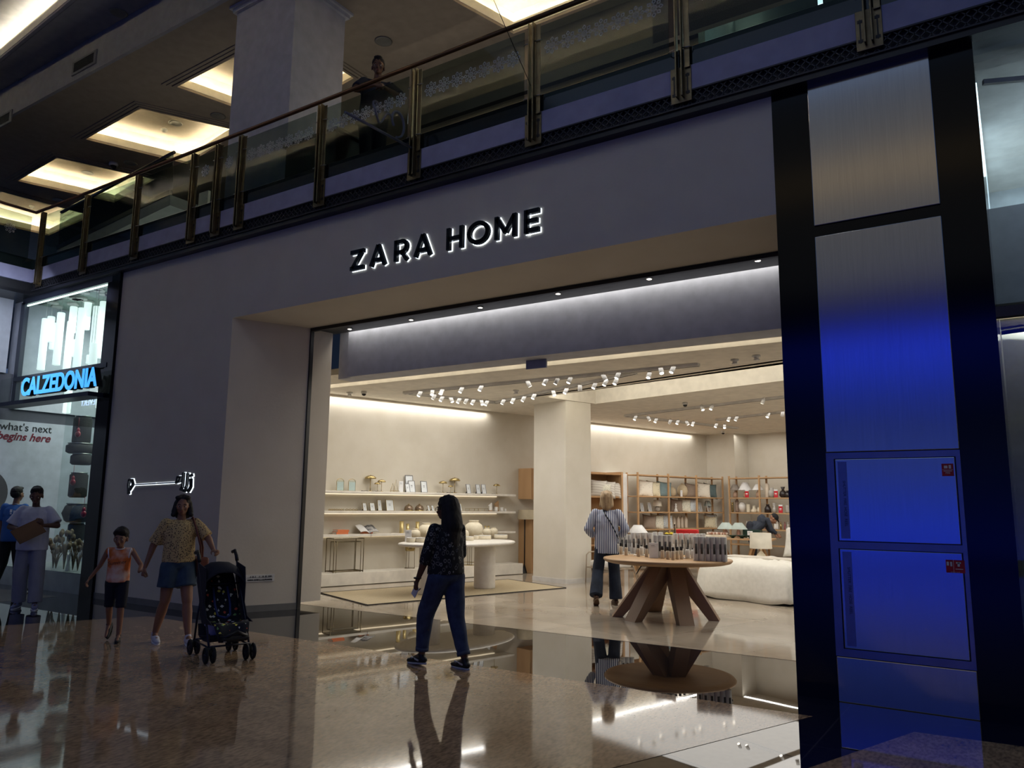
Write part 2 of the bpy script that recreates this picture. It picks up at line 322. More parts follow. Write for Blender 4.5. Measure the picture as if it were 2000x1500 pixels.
m = MB(); m.box(-8.9, FX1, 7.95, 8.9, 4.3, 4.4); struct('ceiling', m, ceilp)
# right pier: black cladding, brushed steel panels and cabinet doors
m = MB(); m.box(-1.67, -.07, FY, 8.9, 0, 5.34); m.box(-1.36, -.37, FY-.004, FY, .0, .36)
struct('wall_pier', m, blackg)
def panel(x0, x1, z0, z1, label):
    m = MB(); m.bbox(x0, x1, FY-.018, FY-.001, z0, z1, r=.006); return m.build('steel_sheet', steel, label=label, cat='wall panel')
panel(-1.35, -.38, 3.95, 5.33, 'brushed steel panel at the top of the black pier')
panel(-1.35, -.38, 1.975, 3.85, 'tall brushed steel panel above the red-stickered cabinet doors')
panel(-1.35, -.38, .0, .345, 'low brushed steel panel at the foot of the black pier')
cb = thing('fire_cabinet', 'two door steel fire hose cabinet with red stickers set in the black pier', 'cabinet', (-.865, FY, .35))
fr = MB()
for a in ((-1.35, -1.29, .35, 1.97), (-.41, -.38, .35, 1.97), (-1.29, -.41, 1.92, 1.97), (-1.29, -.41, 1.195, 1.25), (-1.29, -.41, .35, .41)): fr.box(a[0], a[1], FY-.022, FY, a[2], a[3])
fr.build('frame', steel_frame, cb, True)
for z0, z1 in ((1.255, 1.915), (.415, 1.19)):
    d = MB(); d.bbox(-1.282, -.418, FY-.02, FY-.001, z0, z1, r=.004); do = d.build('door', steel, cb, True)
    hs = MB(); hs.box(-1.262, -1.195, FY-.026, FY-.018, z0+.02, z1-.02); hs.build('hinge_strip', steel_frame, do, False)
    do.children[0].matrix_parent_inverse = Matrix.Translation(-Vector(cb.location))
red = mat('red_sticker', (178, 24, 34), .5)
def sticker(x, z, wd, hh, icons, parent):
    s = MB(); s.box(x, x+wd, FY-.0235, FY-.0202, z, z+hh); so = s.build('sticker', [red, paper], parent, True, label='red fire sticker')
    t = MB()
    for (ax, az, bw, bh) in icons: t.box(x+ax*wd, x+(ax+bw)*wd, FY-.0252, FY-.0236, z+az*hh, z+(az+bh)*hh)
    t.bm.transform(Matrix.Translation(-Vector(parent.location))); t.build('print', paper, so)
sticker(-.51, 1.77, .08, .095, ((.2, .62, .3, .22), (.6, .6, .2, .28), (.05, .5, .9, .025), (.15, .38, .7, .05)), cb)
sticker(-.53, 1.045, .125, .095, ((.05, .55, .12, .3), (.24, .5, .1, .35), (.4, 0, .02, 1), (.62, .5, .12, .3), (.55, .72, .25, .12), (.5, .28, .4, .05)), cb)
for tx, z, s in (('FIRE', 1.80, .018), ('LANDING VALVE', 1.06, .008)):
    text('lettering', tx, paper, front_mx(-.472, z-.012, 0) if False else front_mx(-.47, FY-.0257, z-.012), s, .0006, cb, 'CENTER')
for zc in (1.74, 1.05):
    text('lettering', 'SHUTTER  FIRE  HOSE  REEL', blk, Matrix.Translation((-1.228, FY-.0275, zc)) @ Matrix.Rotation(math.pi/2, 4, 'Y') @ Matrix.Rotation(math.pi/2, 4, 'X'), .03, .001, cb, 'LEFT')
# neighbour on the right
m = MB(); m.box(-.2, 5, 10.9, 11, 0, 6); m.box(4.9, 5, 6.9, 11, 0, 6); m.box(-.17, -.07, 8.9, 11, 0, 6)
struct('wall_right', m, mat('cool_white_wall', (226, 232, 238), .6))
m = MB(); m.box(-.1, 5, 6.9, 11, 5.42, 5.5); m.box(-.07, 5, 6.9, 7.4, 5.28, 5.34); struct('ceiling', m, whitep)
m = MB(); m.box(-.07, 5, FY+.02, FY+.035, 3.06, 5.33); m.box(-.07, 5, FY+.02, FY+.035, .1, 2.96); struct('window_1', m, GLC)
m = MB(); m.box(-.07, 5, FY-.03, FY+.05, 2.97, 3.05); m.box(-.07, 5, FY, FY+.05, 0, .1); struct('trim_2', m, mat('dark_bar', (60, 54, 52), .4))
m = MB(); m.box(-.07, 5, 8.6, 9.6, 4.05, 4.3); m.box(.3, 1.6, 8.3, 10.9, 3.1, 3.25); m.box(.55, .6, 8.7, 10.9, 0, 3.1); m.box(1.0, 5, 8.2, 8.3, 4.2, 5.2); m.box(.2, .34, 9.2, 9.4, 0, 4.05)
struct('trim_3', m, whitep)
sh = thing('ceiling_track_light', 'white spotlight on a short rail inside the bright right-hand shop', 'lamp', (.45, 7.6, 5.1))
m = MB(); m.bar((-.02, 7.3, 5.12), (1.5, 7.9, 5.12), .04, .04); m.build('track', whitep, sh, True)
m = MB(); m.cyl((.5, 7.5, 5.1), (.46, 7.42, 4.9), .05, 16, .06); so = m.build('lamp_head', whitep, sh, True)
m = MB(); m.cyl((.46, 7.42, 4.9), (.459, 7.418, 4.897), .045); m.build('lens', lens_m, sh, True)
# ---------------------------------------------------------------- wall behind the camera with the blue screen (seen in the steel and the floor)
m = MB(); m.box(-26, 14, -11.2, -11, 0, 14); struct('wall_opposite', m, mat('opposite_wall', (70, 66, 64), .8))
bsm = mat('blue_screen', (6, 8, 20), .5, emit=(24, 60, 255), es=.75); nt_ = bsm.node_tree; tc_ = nt_.nodes.new('ShaderNodeTexCoord'); sx_ = nt_.nodes.new('ShaderNodeSeparateXYZ'); mr_ = nt_.nodes.new('ShaderNodeMath'); mr_.operation = 'DIVIDE'; mr_.inputs[1].default_value = 7
nt_.links.new(tc_.outputs['Object'], sx_.inputs[0]); nt_.links.new(sx_.outputs[2], mr_.inputs[0]); rp_ = nt_.nodes.new('ShaderNodeValToRGB'); nt_.links.new(mr_.outputs[0], rp_.inputs[0])
el_ = rp_.color_ramp.elements; stops = [(0.0, (.02, .06, 1.1)), (.12, (.015, .05, .75)), (.28, (.02, .05, .42)), (.43, (.04, .07, .30)), (.56, (.02, .035, .16)), (.72, (.015, .04, .45)), (.85, (.02, .06, 1.0)), (.93, (.02, .06, 1.25))]
while len(el_) < len(stops): el_.new(.5)
for e_, (p_, c_) in zip(el_, stops): e_.position = p_; e_.color = (*c_, 1)
nt_.links.new(rp_.outputs[0], nt_.nodes['Principled BSDF'].inputs['Emission Color']); nt_.nodes['Principled BSDF'].inputs['Emission Strength'].default_value = .9
sc = thing('display_screen', 'large glowing blue screen on the wall opposite the shop', 'screen', (-1.5, -10.9, 0))
m = MB(); m.box(-7.2, 5.0, -11, -10.85, .1, 6.75); m.build('screen_frame', black, sc, True)
m = MB(); m.box(-7, 4.8, -10.85, -10.83, .22, 6.62); m.build('screen_face', bsm, sc, True)
m = MB(); m.box(-9, 8, -10.9, -10.8, 8.0, 14.5); m.build('reflection_sheet', mat('reflection_sheet_glow', (200, 195, 185), .6, emit=(230, 228, 215), es=.10), label='pale glowing sheet added high above the blue screen for the steel to reflect', cat='wall panel')  # unseen, added for the steel; its glow stands in for atrium light
m = MB(); m.box(-9, 8, -10.8, -10.5, 11.2, 12.0); m.build('reflection_band', mat('warm_band_glow', (255, 225, 180), .5, emit=(255, 220, 160), es=.32), label='long warm glowing band added above the blue screen for the steel to reflect', cat='fascia')  # unseen, added so the top steel panel mirrors a warm band
# ================================================================ SETTING: shop interior
m = MB(); m.box(-.25, 0, -2.0, 13.1, 0, 3.85, MI); struct('wall_left', m, wallp)
m = MB(); m.box(-.4, 14, 12.9, 13.1, 0, 3.85, MI); m.box(.0, Pv(1435, 900, 12.2).x, 12.2, 12.91, 0, 3.62, MI); struct('wall_back', m, wallp)
m = MB(); m.box(13.5, 13.7, -6, 13.1, 0, 3.85, MI); struct('wall_east', m, wallp)
m = MB(); m.box(0, .38, 7.72, 8.22, 0, 2.32, MI); struct('trim_4', m, whitep)
PU0 = Pv(1042, 1000, 3.88).x; PV1 = Pu(1154, 900, 2.55).y
m = MB(); m.box(PU0, 2.55, 3.88, PV1, .0, 3.62, MI); struct('wall_pillar', m, mat('pillar_plaster', (224, 218, 206), .75, c2=(216, 210, 196), nscale=3))
m = MB(); m.box(PU0-.012, 2.562, 3.868, PV1+.01, .002, .09, MI); struct('baseboard_pillar', m, whitep)
def poly_slab(pts, z0, z1): return quadp(pts, z0, z1)
m = MB()
q = lambda u, v: tuple(I(u, v))[:2]
ya = 9.62; yb = 9.92
m.join(poly_slab([(-12.2, 8.9), (3.5, 8.9), (3.5, ya), (-12.2, ya)], 3.6, 3.7))
m.join(poly_slab([(-12.2, yb), (3.5, yb), q(14, 3.2), q(2.6, 3.2), q(2.6, 4.7), q(14, 4.7), q(14, 13.1), q(-.3, 13.1), q(-.3, .5)], 3.6, 3.7))
m.join(poly_slab([(-12.2, ya-.03), (3.5, ya-.03), (3.5, yb+.03), (-12.2, yb+.03)], 3.78, 3.85)); m.join(quadp([(-12.2, ya-.03), (3.5, ya-.03), (3.5, ya), (-12.2, ya)], 3.7, 3.8)); m.join(quadp([(-12.2, yb), (3.5, yb), (3.5, yb+.03), (-12.2, yb+.03)], 3.7, 3.8))
m.box(2.5, 14, 3.0, 4.9, 3.9, 4.0, MI); m.box(2.5, 14, 4.7, 4.8, 3.7, 3.92, MI); m.box(2.5, 2.6, 3.1, 4.8, 3.7, 3.92, MI); m.box(2.5, 14, 3.0, 3.1, 3.6, 3.92, MI)
struct('ceiling', m, ceilp)
m = MB(); m.box(-12, 3.4, 9.64, 9.90, 3.765, 3.775); struct('trim_5', m, strip_m)
for v0, v1 in ((-1.5, 3.9), (5.6, 11.5)): area('cove_light', I(.10, (v0+v1)/2, 3.56), .10, v1-v0, 26, WARM, (0, math.radians(0), AI))
area('cove_light', I(5.5, 12.2, 3.56), 9, .1, 34, WARM, (0, 0, AI))
# ceiling track lights
tr = whitep
def cpt(x, y, z=3.6): return Zp(x, y, z)
def track(a, b, label):
    A = cpt(*a, 3.58); B = cpt(*b, 3.58); t = thing('lighting_track', label, 'lighting track', A)
    m = MB(); m.bar(A, B, .10, .05); m.build('rail', tr, t, True)
    m = MB(); m.bar(A-Vector((0, 0, .026)), B-Vector((0, 0, .026)), .04, .004); m.build('groove', mat('track_groove', (90, 86, 80), .6), t, True)
track((790, 767), (1365, 712), 'long white lighting track on the shop ceiling nearest the entrance')
track((800, 768), (968, 786), 'short white lighting track at the left of the shop ceiling')
track((968, 786), (1240, 728), 'diagonal white lighting track crossing the nearest long one')
track((1222, 812), (1532, 775), 'far white lighting track above the oak shelves')
track((1222, 812), (1440, 836), 'far white lighting track running along the left wall above the cushions')
track((1400, 820), (1532, 804), 'farthest short white lighting track by the back wall')
def head():
    t = thing('track_spotlight', 'small white cylinder spotlight on the ceiling track', 'spotlight', group='white spotlights on the near ceiling tracks')
    m = MB(); m.cyl((0, 0, .0), (0, 0, -.05), .012, 8); m.build('stem', tr, t)
    m = MB(); m.cyl((0, 0, -.03), (.06, 0, -.15), .042, 14, .046); m.build('lamp_head', tr, t)
    m = MB(); m.cyl((.06, 0, -.15), (.0612, 0, -.1525), .038, 14); m.build('lens', lens_m, t); return t
h0 = head(); first = True
near = [(445, 293), (490, 288), (530, 285), (607, 277), (683, 270), (860, 252), (935, 245), (980, 242), (1030, 238), (1155, 227), (1218, 219), (1380, 200), (1432, 195),
        (500, 305), (530, 313), (560, 317), (597, 320), (625, 322), (652, 326), (680, 328), (705, 330), (770, 325), (808, 320), (850, 313), (890, 303), (960, 290), (1015, 281), (1065, 268), (1127, 260), (1170, 248), (1210, 243), (1338, 218)]
far = [(1285, 390), (1330, 392), (1365, 400), (1420, 405), (1450, 407), (1480, 410), (1510, 413), (1540, 350), (1583, 347), (1785, 321), (1650, 394), (1680, 392), (1803, 379), (1858, 373), (1600, 420), (1630, 424)]
for k, (cx, cy) in enumerate(near+far):
    P = cpt(600+cx/2, 620+cy/2-5, 3.55); o = h0 if first else copy_tree(h0); first = False
    o.location = P; o.scale = (.78,)*3; o.rotation_euler = (0, 0, random.uniform(-3.1, 3.1) if k % 2 else AI-1.9)
    if k >= len(near): o['group'] = 'white spotlights on the far ceiling tracks'; o['label'] = 'tiny white spotlight on the far ceiling track above the oak shelves'
def dome(x, y, label, cap='camera'):
    P = cpt(x, y, 3.6); t = thing('security_camera', label, 'security camera', P)
    m = MB(); m.lathe([(.05, 0), (.055, -.03), (.05, -.05)], P); m.build('housing', whitep, t, True)
    m = MB(); m.lathe([(.042, -.05), (.036, -.075), (.015, -.09)], P); m.build('dome', blk, t, True)
dome(711, 764, 'black dome camera on the shop ceiling, leftmost'); dome(1338, 786, 'black dome camera on the shop ceiling behind the pillar'); dome(1412, 842, 'black dome camera high at the back corner pilaster')
for x, y, lb in ((1435, 702, 'round white smoke detector right of the track lights'), (1477, 694, 'small white sprinkler rosette near the right edge of the opening'), (1008, 762, 'round smoke detector between the two near tracks'), (683, 766, 'small sprinkler beside the leftmost dome camera')):
    m = MB(); m.lathe([(.055, 0), (.06, -.02), (.035, -.03), (.03, -.055), (.05, -.06), (.02, -.075)], cpt(x, y, 3.6), 18); m.build('ceiling_detector', whitep, label=lb, cat='ceiling detector')
# entrance downlights
dl = None
for k, (x, y) in enumerate(((683, 642), (803, 624), (938, 600), (1090, 573), (1268, 544), (1480, 508))):
    P = Zp(x, y, 4.12); P.z = 4.12
    t = thing('downlight', 'small round bright downlight in the black strip over the entrance, number %d from left' % (k+1) if False else ['leftmost', 'second from left', 'third from left', 'third from right', 'second from right', 'rightmost'][k] + ' of the round downlights in the dark strip over the entrance', 'downlight', P, group='downlights over the entrance')
    m = MB(); m.lathe([(.035, 0), (.042, 0), (.042, -.008), (.03, -.008)], P, 18); m.build('ring', whitep, t, True)
    m = MB(); m.lathe([(.03, -.004), (.028, -.010)], P, 18); m.build('lens', lens_m, t, True)
# hanging blank sign below the header
A = Fy(1028, 722, 8.75); B = Fy(1068, 698, 8.75)
t = thing('hanging_sign', 'small blank grey sign hanging under the header beam', 'sign', (A.x, 8.75, 3.4))
m = MB(); m.bbox(A.x, B.x, 8.735, 8.765, A.z, B.z, r=.004); m.build('sign_plate', mat('sign_grey', (170, 174, 190), .4), t, True)
m = MB(); m.bbox(A.x-.04, B.x+.04, 8.72, 8.78, B.z, B.z+.03, r=.004); m.build('mounting_bar', whitep, t, True)
# rug
p1 = Zp(625, 1159); p2 = Zp(717, 1183); p3 = Zp(1105, 1149); p4 = p1+(p3-p2)
t = thing('area_rug', 'large flat beige sisal rug with dark border under the white table', 'rug', (p1+p3)/2)
quadp([p1, p2, p3, p4], .002, .012).build('rug_field', mat('sisal', (196, 180, 150), .95, c2=(172, 156, 126), nscale=60, bump=.4, bscale=120), t, True)
m = MB(); L = [p1, p2, p3, p4]
for a, b in zip(L, L[1:]+L[:1]): m.bar(Vector((a.x, a.y, .009)), Vector((b.x, b.y, .009)), .03, .014)
m.build('border', mat('rug_border', (40, 34, 30), .8), t, True)
# wall shelves and plinth along the left wall
for z, nm in ((1.74, 'long white wall shelf, the topmost, holding brass lamps and frames'), (1.365, 'long white wall shelf, the middle one, holding frames and glass domes'), (.93, 'long white wall shelf, the lowest, holding orange books')):
    t = thing('wall_shelf', nm, 'shelf', I(0, 1.5, z))
    m = MB(); m.bbox(.0, .32, -.9, 4.52, z-.045, z, MI, .006); m.build('board', shelfw, t, True)
    m = MB(); m.box(.01, .03, -.9, 4.2, z-.062, z-.047, MI); m.build('light_strip', shelf_strip, t, True, label='warm strip light under the shelf')
m = MB(); m.bbox(.003, .46, -.9, 4.62, .012, .235, MI, .006); m.build('display_plinth', shelfw, label='long low white plinth along the left wall under the shelves', cat='plinth')
# ================================================================ UPPER LEVEL
BY = 6.72; BX = -15.15
def band(name, z0, z1, off, mt):
    m = MB(); m.box(BX-.02, 6, BY+off, BY+.5, z0, z1); m.box(BX-1.3, BX-off, -6, BY+.5, z0, z1); return struct(name, m, mt)
band('trim_6', 5.27, 5.33, .02, black)
band('trim_7', 5.33, 5.50, .05, mat('grille_back', (14, 15, 20), .6))
band('trim_8', 5.50, 5.75, .0, mat('pale_band', (150, 150, 178), .6))
band('trim_9', 5.75, 5.95, .01, mat('dark_marble', (14, 22, 22), .12, c2=(20, 30, 28), nscale=4))
m = MB(); gm = mat('bronze_grille', (44, 44, 50), .5)
x = BX
while x < 3:
    for s in (1, -1):
        a, b = (x, 5.335) , (x+.165, 5.495)
        if s < 0: a, b = (x, 5.495), (x+.165, 5.335)
        m.bar((a[0], BY+.02, a[1]), (b[0], BY+.02, b[1]), .010, .010, (0, 1, 0))
    x += .0825
m.box(BX, 6, BY+.0, BY+.03, 5.33, 5.345); m.box(BX, 6, BY+.0, BY+.03, 5.485, 5.50)
m.build('lattice_grille', gm, label='dark crisscross grille strip along the balcony edge', cat='grille')
m = MB(); m.box(-26, 8, BY+.3, 18, 5.5, 5.72); m.box(-26, BX-1, -6, BY+.3, 5.5, 5.72); struct('floor', m, mat('upper_slab', (60, 60, 62), .6))
# balustrade: brass-plated twin posts
def post(h=1.42):
    t = thing('balustrade_post', 'x', 'post')
    m = MB(); m.bbox(-.105, .105, -.012, .0, 0, .37, r=.003); pl = m.build('base_plate', brassd, t)
    s = MB()
    for sx in (-.068, .068):
        s.box(sx-.006, sx+.006, -.0145, -.012, .07, .29)
        for z in (.09, .27): s.box(sx-.02, sx+.02, -.0145, -.012, z-.014, z+.014)
    s.build('slots', blk, pl)
    for sx in (-.028, .028):
        m = MB(); m.bbox(sx-.008, sx+.008, -.075, -.012, .04, h, r=.003); m.build('fin', brassd, t)
    m = MB(); m.bbox(.045, .10, -.03, -.022, .34, h-.02, r=.002); m.build('cover_strip', brassd, t)
    for z in (.55, 1.2):
        for s_ in (-1, 1):
            m = MB(); m.tube([(s_*.03, -.04, z), (s_*.10, -.045, z-.01), (s_*.115, -.02, z)], .006, 6); m.build('glass_clip', steel_frame, t)
    return t
PX = [.88, -.80, -2.48, -4.17, -5.86, -7.50, -9.15, -9.69, -10.28, -11.78, -13.33, -14.86]
PN = ['beyond the top right corner of the picture', 'at the right end above the steel panel', 'second from right above the shop front', 'third from right, above the last letter of the long sign', 'beside the scroll bracket', 'left of the leaning man', 'right one of the two closest posts', 'left one of the two closest posts', 'just left of the two closest posts', 'above the dark upright left of the beige front', 'second from the left corner above the lit window', 'at the left corner of the balcony']
pr = post()
for k, (x, n) in enumerate(zip(PX, PN)):
    o = pr if k == 0 else copy_tree(pr)
    o.location = (x, BY-.002, 5.38); o['label'] = 'brass twin-fin balcony post ' + n; o['group'] = 'brass posts of the balcony balustrade'
for k, y in enumerate((5.2, 3.6)):
    o = copy_tree(pr); o.location = (BX+.002, y, 5.38); o.rotation_euler = (0, 0, -math.pi/2) ; o.rotation_euler.z = math.pi/2
    o['label'] = ['brass twin-fin balcony post nearest the corner on the left return side', 'brass twin-fin balcony post farther along the left return side'][k]
m = MB(); m.tube([(BX+.04, -2, 6.84), (BX+.04, BY-.06, 6.84), (6, BY-.06, 6.84)], .028, 12); m.build('handrail', rail_m, label='long bronze handrail running along the whole upper balcony', cat='handrail')
frost = mat('frosted_print', (196, 200, 198), .8)
def rosette(m, M, R):
    def ring(pts, wd):
        n = len(pts)
        for i in range(n):
            a = M @ Vector((*pts[i], 0)); b = M @ Vector((*pts[(i+1) % n], 0)); m.bar(a, b, wd, .002, M.to_3x3() @ Vector((0, 0, 1)))
    for k in range(8):
        a = k*math.pi/4; c, s = math.cos(a), math.sin(a); P = lambda r, w: (r*c-w*s, r*s+w*c)
        ring([P(R*.52, 0), P(R*.74, R*.2), P(R, 0), P(R*.74, -R*.2)], R*.09)
    st = [((R*.42 if i % 2 == 0 else R*.24)*math.cos(i*math.pi/8), (R*.42 if i % 2 == 0 else R*.24)*math.sin(i*math.pi/8)) for i in range(16)]
    ring(st, R*.08)
    ring([(R*.12*math.cos(i*math.pi/3), R*.12*math.sin(i*math.pi/3)) for i in range(6)], R*.06)
order = sorted(PX); GN = ['above the lit window, nearest the left corner', 'above the right half of the lit window', 'above the upright between the two shops', 'with a single rosette, just left of the two closest posts', 'narrow one with a single rosette between the two closest posts', 'with seven rosettes in front of the black counter', 'in front of the upper column', 'in front of the leaning man', 'right of the leaning man', 'above the last letters of the long sign', 'above the wide opening at top right', 'above the black pier']
for k, (a, b) in enumerate(zip(order, order[1:])):
    nm = ['nearest the left corner above the lit window', 'second from the left corner above the lit window', 'third from the left corner', 'with one rosette left of the close pair of posts', 'narrow one between the close pair of posts', 'with rosettes in front of the black counter and column', 'in front of the pale upper column', 'in front of the leaning man', 'right of the leaning man', 'above the last letters of the long sign', 'at top right above the steel panel', 'beyond the top right corner'][k] if k < 12 else 'x'
    t = thing('glass_barrier', 'tinted balcony glass panel ' + nm, 'glass panel', ((a+b)/2, BY-.03, 6))
    m = MB(); m.box(a+.107, b-.107, BY-.035, BY-.025, 5.93, 6.74); m.build('pane', GL, t, True)
    wdt = b-a; n = 7 if wdt > 1.2 else 1
    if k in (0, 1, 2): n = 0 if k else 0
    mm = MB(); R = .098
    if n:
        for i in range(n):
            cx = (a+b)/2 + ((i-(n-1)/2)*.197 if n > 1 else 0); rosette(mm, front_mx(cx, BY-.038, 6.46), R)
        mm.build('rosettes', frost, t, True)
t = thing('glass_barrier', 'tinted balcony glass panel with one rosette on the left return side', 'glass panel', (BX+.03, 5.9, 6))
m = MB(); m.box(BX+.025, BX+.035, 5.28, 6.6, 5.93, 6.74); m.build('pane', GL, t, True)
m = MB(); rosette(m, Matrix.Translation((BX+.04, 6.25, 6.42)) @ Matrix.Rotation(math.pi/2, 4, 'Z') @ Matrix.Rotation(math.pi/2, 4, 'X'), .098); m.build('rosettes', frost, t, True)
# bracket with scroll sticking out from the balcony
t = thing('scroll_bracket', 'wrought grey bracket with a scroll sticking out from the balcony', 'bracket', (-5.86, 6.6, 5.78))
bk = mat('bracket_grey', (96, 98, 108), .5)
m = MB(); m.cyl((-5.86, 6.66, 5.76), (-5.86, 5.55, 5.72), .016, 10); m.build('rod', bk, t, True)
m = MB(); pts = []
for i in range(40):
    s_ = i/39; ang = s_*5.6-1.6; r = .19*(1-s_*.55); pts.append((-5.86, 6.38+r*math.cos(ang)*.8, 5.97+r*math.sin(ang)))
m.tube(pts[::-1], [.018-.008*abs(i/39-.5) for i in range(40)], 8)
pts = [(-5.86, 6.3-.02*i, 5.98+.06*math.sin(i*.45)-.008*i) for i in range(12)]+[(-5.86, 6.02+.045*math.cos(a), 5.96+.06+.045*math.sin(a)) for a in (3.3, 2.6, 1.9, 1.2, .4)]
m.tube(pts, .013, 8); m.build('scroll', bk, t, True)
m = MB(); m.tube([(-4.9, 3.4, 9.9), (-4.45, 5.2, 7.9), (-4.17, 6.66, 6.05)], .004, 5); m.build('cable', blk, label='thin dark cable running down to the balcony post', cat='cable')
# ceiling with lit coffers
def zc(x, y, z=9.3): p = Zp(x, y, z); return (p.x, p.y)
HOLES = [[zc(168, 268), zc(275, 208), (-13.62+.35, 9.62), (-15.75+.1, 10.0)],
         [zc(35, 350), zc(112, 305), (-17.14, 10.1), (-19.41, 10.4)],
         [zc(347, 165), (-9.75, 7.75), (-9.75, 9.4), (-12.3, 9.75)],
         [(-7.1, 7.6), (-1.0, 7.5), (-1.0, 9.8), zc(1003, 60)],
         [(-24.0, 8.5), (-21.2, 8.5), (-20.9, 10.6), (-23.6, 10.8)]]
def holed(outer, holes, z):
    bm = bmesh.new()
    for loop in [outer]+holes:
        vs = [bm.verts.new((p[0], p[1], z)) for p in loop]
        for i in range(len(vs)): bm.edges.new((vs[i], vs[(i+1) % len(vs)]))
    bmesh.ops.triangle_fill(bm, edges=bm.edges[:], use_beauty=True, use_dissolve=False); return bm
def grow(poly, d):
    c = Vector((sum(p[0] for p in poly)/4, sum(p[1] for p in poly)/4)); out = []; n = len(poly)
    for i in range(n):
        a, b, e = Vector(poly[i-1]), Vector(poly[i]), Vector(poly[(i+1) % n]); n1 = (b-a).normalized(); n2 = (e-b).normalized()
        o1 = Vector((n1.y, -n1.x)); o2 = Vector((n2.y, -n2.x))
        if o1.dot(b-c) < 0 and o2.dot(b-c) < 0: o1 = -o1; o2 = -o2
        q_ = (o1+o2).normalized(); out.append(tuple(b + q_*(d/max(.3, q_.dot(o1)))))
    return out
def coffered(name, outer, holes, z, mt):
    m = MB(); bm = holed(outer, holes, z); m2 = MB(); m2.bm = bm; m.join(m2)
    for h in holes:
        e = grow(h, .16); m.mi = 1; V3 = lambda pl, zz: [Vector((p[0], p[1], zz)) for p in pl]
        m.rings([V3(h, z), V3(h, z+.16), V3(grow(h, .03), z+.16), V3(grow(h, .03), z+.05), V3(e, z+.05), V3(e, z+.46)], False, False)
        top = [m.bm.verts.new(p) for p in V3(e, z+.46)]; m.bm.faces.new(top)
        m.mi = 0
        for d, dz in ((.0, .05), (.07, .035), (.13, .02)):
            a1 = grow(h, d+.005); a2 = grow(h, d+.06)
            m.rings([V3(a1, z), V3(a1, z-dz), V3(a2, z-dz), V3(a2, z)], False, False)
    o = struct(name, m, [mt, mat('coffer_white', (236, 230, 214), .8)])
    s = MB()
    for h in holes:
        a1 = grow(h, .06); a2 = grow(h, .13)
        s.rings([[Vector((p[0], p[1], z+.075)) for p in a1], [Vector((p[0], p[1], z+.10)) for p in a1], [Vector((p[0], p[1], z+.10)) for p in a2], [Vector((p[0], p[1], z+.075)) for p in a2], [Vector((p[0], p[1], z+.075)) for p in a1]], False, False)
    struct('trim_10', s, mat('cove_strip', (255, 245, 200), .5, emit=(255, 247, 222), es=34))
upc = mat('upper_ceiling', (150, 138, 124), .85)
coffered('ceiling', [(-27, 6.72), (9, 6.72), (9, 17), (-27, 17)], HOLES, 9.3, upc)
b0 = zc(132, 0, 10.0); b1 = zc(0, 110, 10.0); dx = (b1[0]-b0[0]); dy = (b1[1]-b0[1])
coffered('ceiling', [(-27, 0), (9, 0), (9, 6.73), (-27, 6.73)], [[(b1[0]-5, b1[1]+dy/dx*-5), (-2.0, b0[1]+dy/dx*(-2.0-b0[0])), (-2.2, 1.2), (b1[0]-5, 1.2)]], 10.0, mat('atrium_ceiling', (140, 140, 150), .85))
m = MB(); m.box(-27, 9, 6.70, 6.76, 9.28, 10.02); struct('wall_upper', m, mat('upper_beam', (150, 150, 156), .85))
for x, y, lb in ((165, 123, 'rectangular air grille in the high beam, the upper one'), (4, 236, 'rectangular air grille in the high beam at the left edge')):
    P = Fy(x, y, 6.69); t = thing('air_grille', lb, 'air vent', P)
    m = MB(); m.bbox(P.x-.42, P.x+.42, 6.675, 6.70, P.z-.14, P.z+.14, r=.005); m.build('frame', mat('grille_grey', (120, 120, 126), .6), t, True)
    m = MB()
    for i in range(9): m.box(P.x-.34, P.x+.34, 6.665, 6.676, P.z-.09+i*.021, P.z-.082+i*.021)
    m.build('slats', mat('slat_dark', (40, 40, 44), .6), t, True)
for x, y, z, lb in ((222, 318, 9.3, 'dark dome camera on the upper ceiling between two lit coffers'), ):
    P = Zp(x, y, z); t = thing('security_camera', lb, 'security camera', P)
    m = MB(); m.lathe([(.09, 0), (.1, -.05), (.08, -.08)], P); m.build('housing', whitep, t, True)
    m = MB(); m.lathe([(.07, -.08), (.06, -.13), (.02, -.16)], P); m.build('dome', blk, t, True)
for x, y, z, lb in ((232, 24, 10.0, 'recessed downlight in the high ceiling top left'), (426, 226, 9.3, 'recessed downlight left of the upper column'), (255, 318, 9.3, 'recessed downlight beside the dark dome camera'), (115, 390, 9.3, 'recessed downlight between the two left coffers'), (749, 80, 9.3, 'recessed downlight right of the upper column'), (50, 160, 10.0, 'faint recessed downlight at the left edge of the high ceiling'), (343, 240, 9.71, 'round speaker inside the lit coffer left of the column'), (171, 337, 9.71, 'round speaker inside the second lit coffer from the left')):
    m = MB(); m.lathe([(.13, 0), (.15, -.01), (.13, -.02), (.10, -.012), (.02, -.01)], Zp(x, y, z), 20); m.build('ceiling_downlight', mat('downlight_grey', (120, 118, 112), .5), label=lb, cat='downlight')
for x, y, lb in ((321, 252, 'small white smoke detector inside the lit coffer left of the column'), (62, 402, 'small white smoke detector inside the leftmost lit coffer')):
    m = MB(); m.lathe([(.07, 0), (.07, -.03), (.04, -.05), (.03, -.08)], Zp(x, y, 9.71), 16); m.build('smoke_detector', whitep, label=lb, cat='smoke detector')
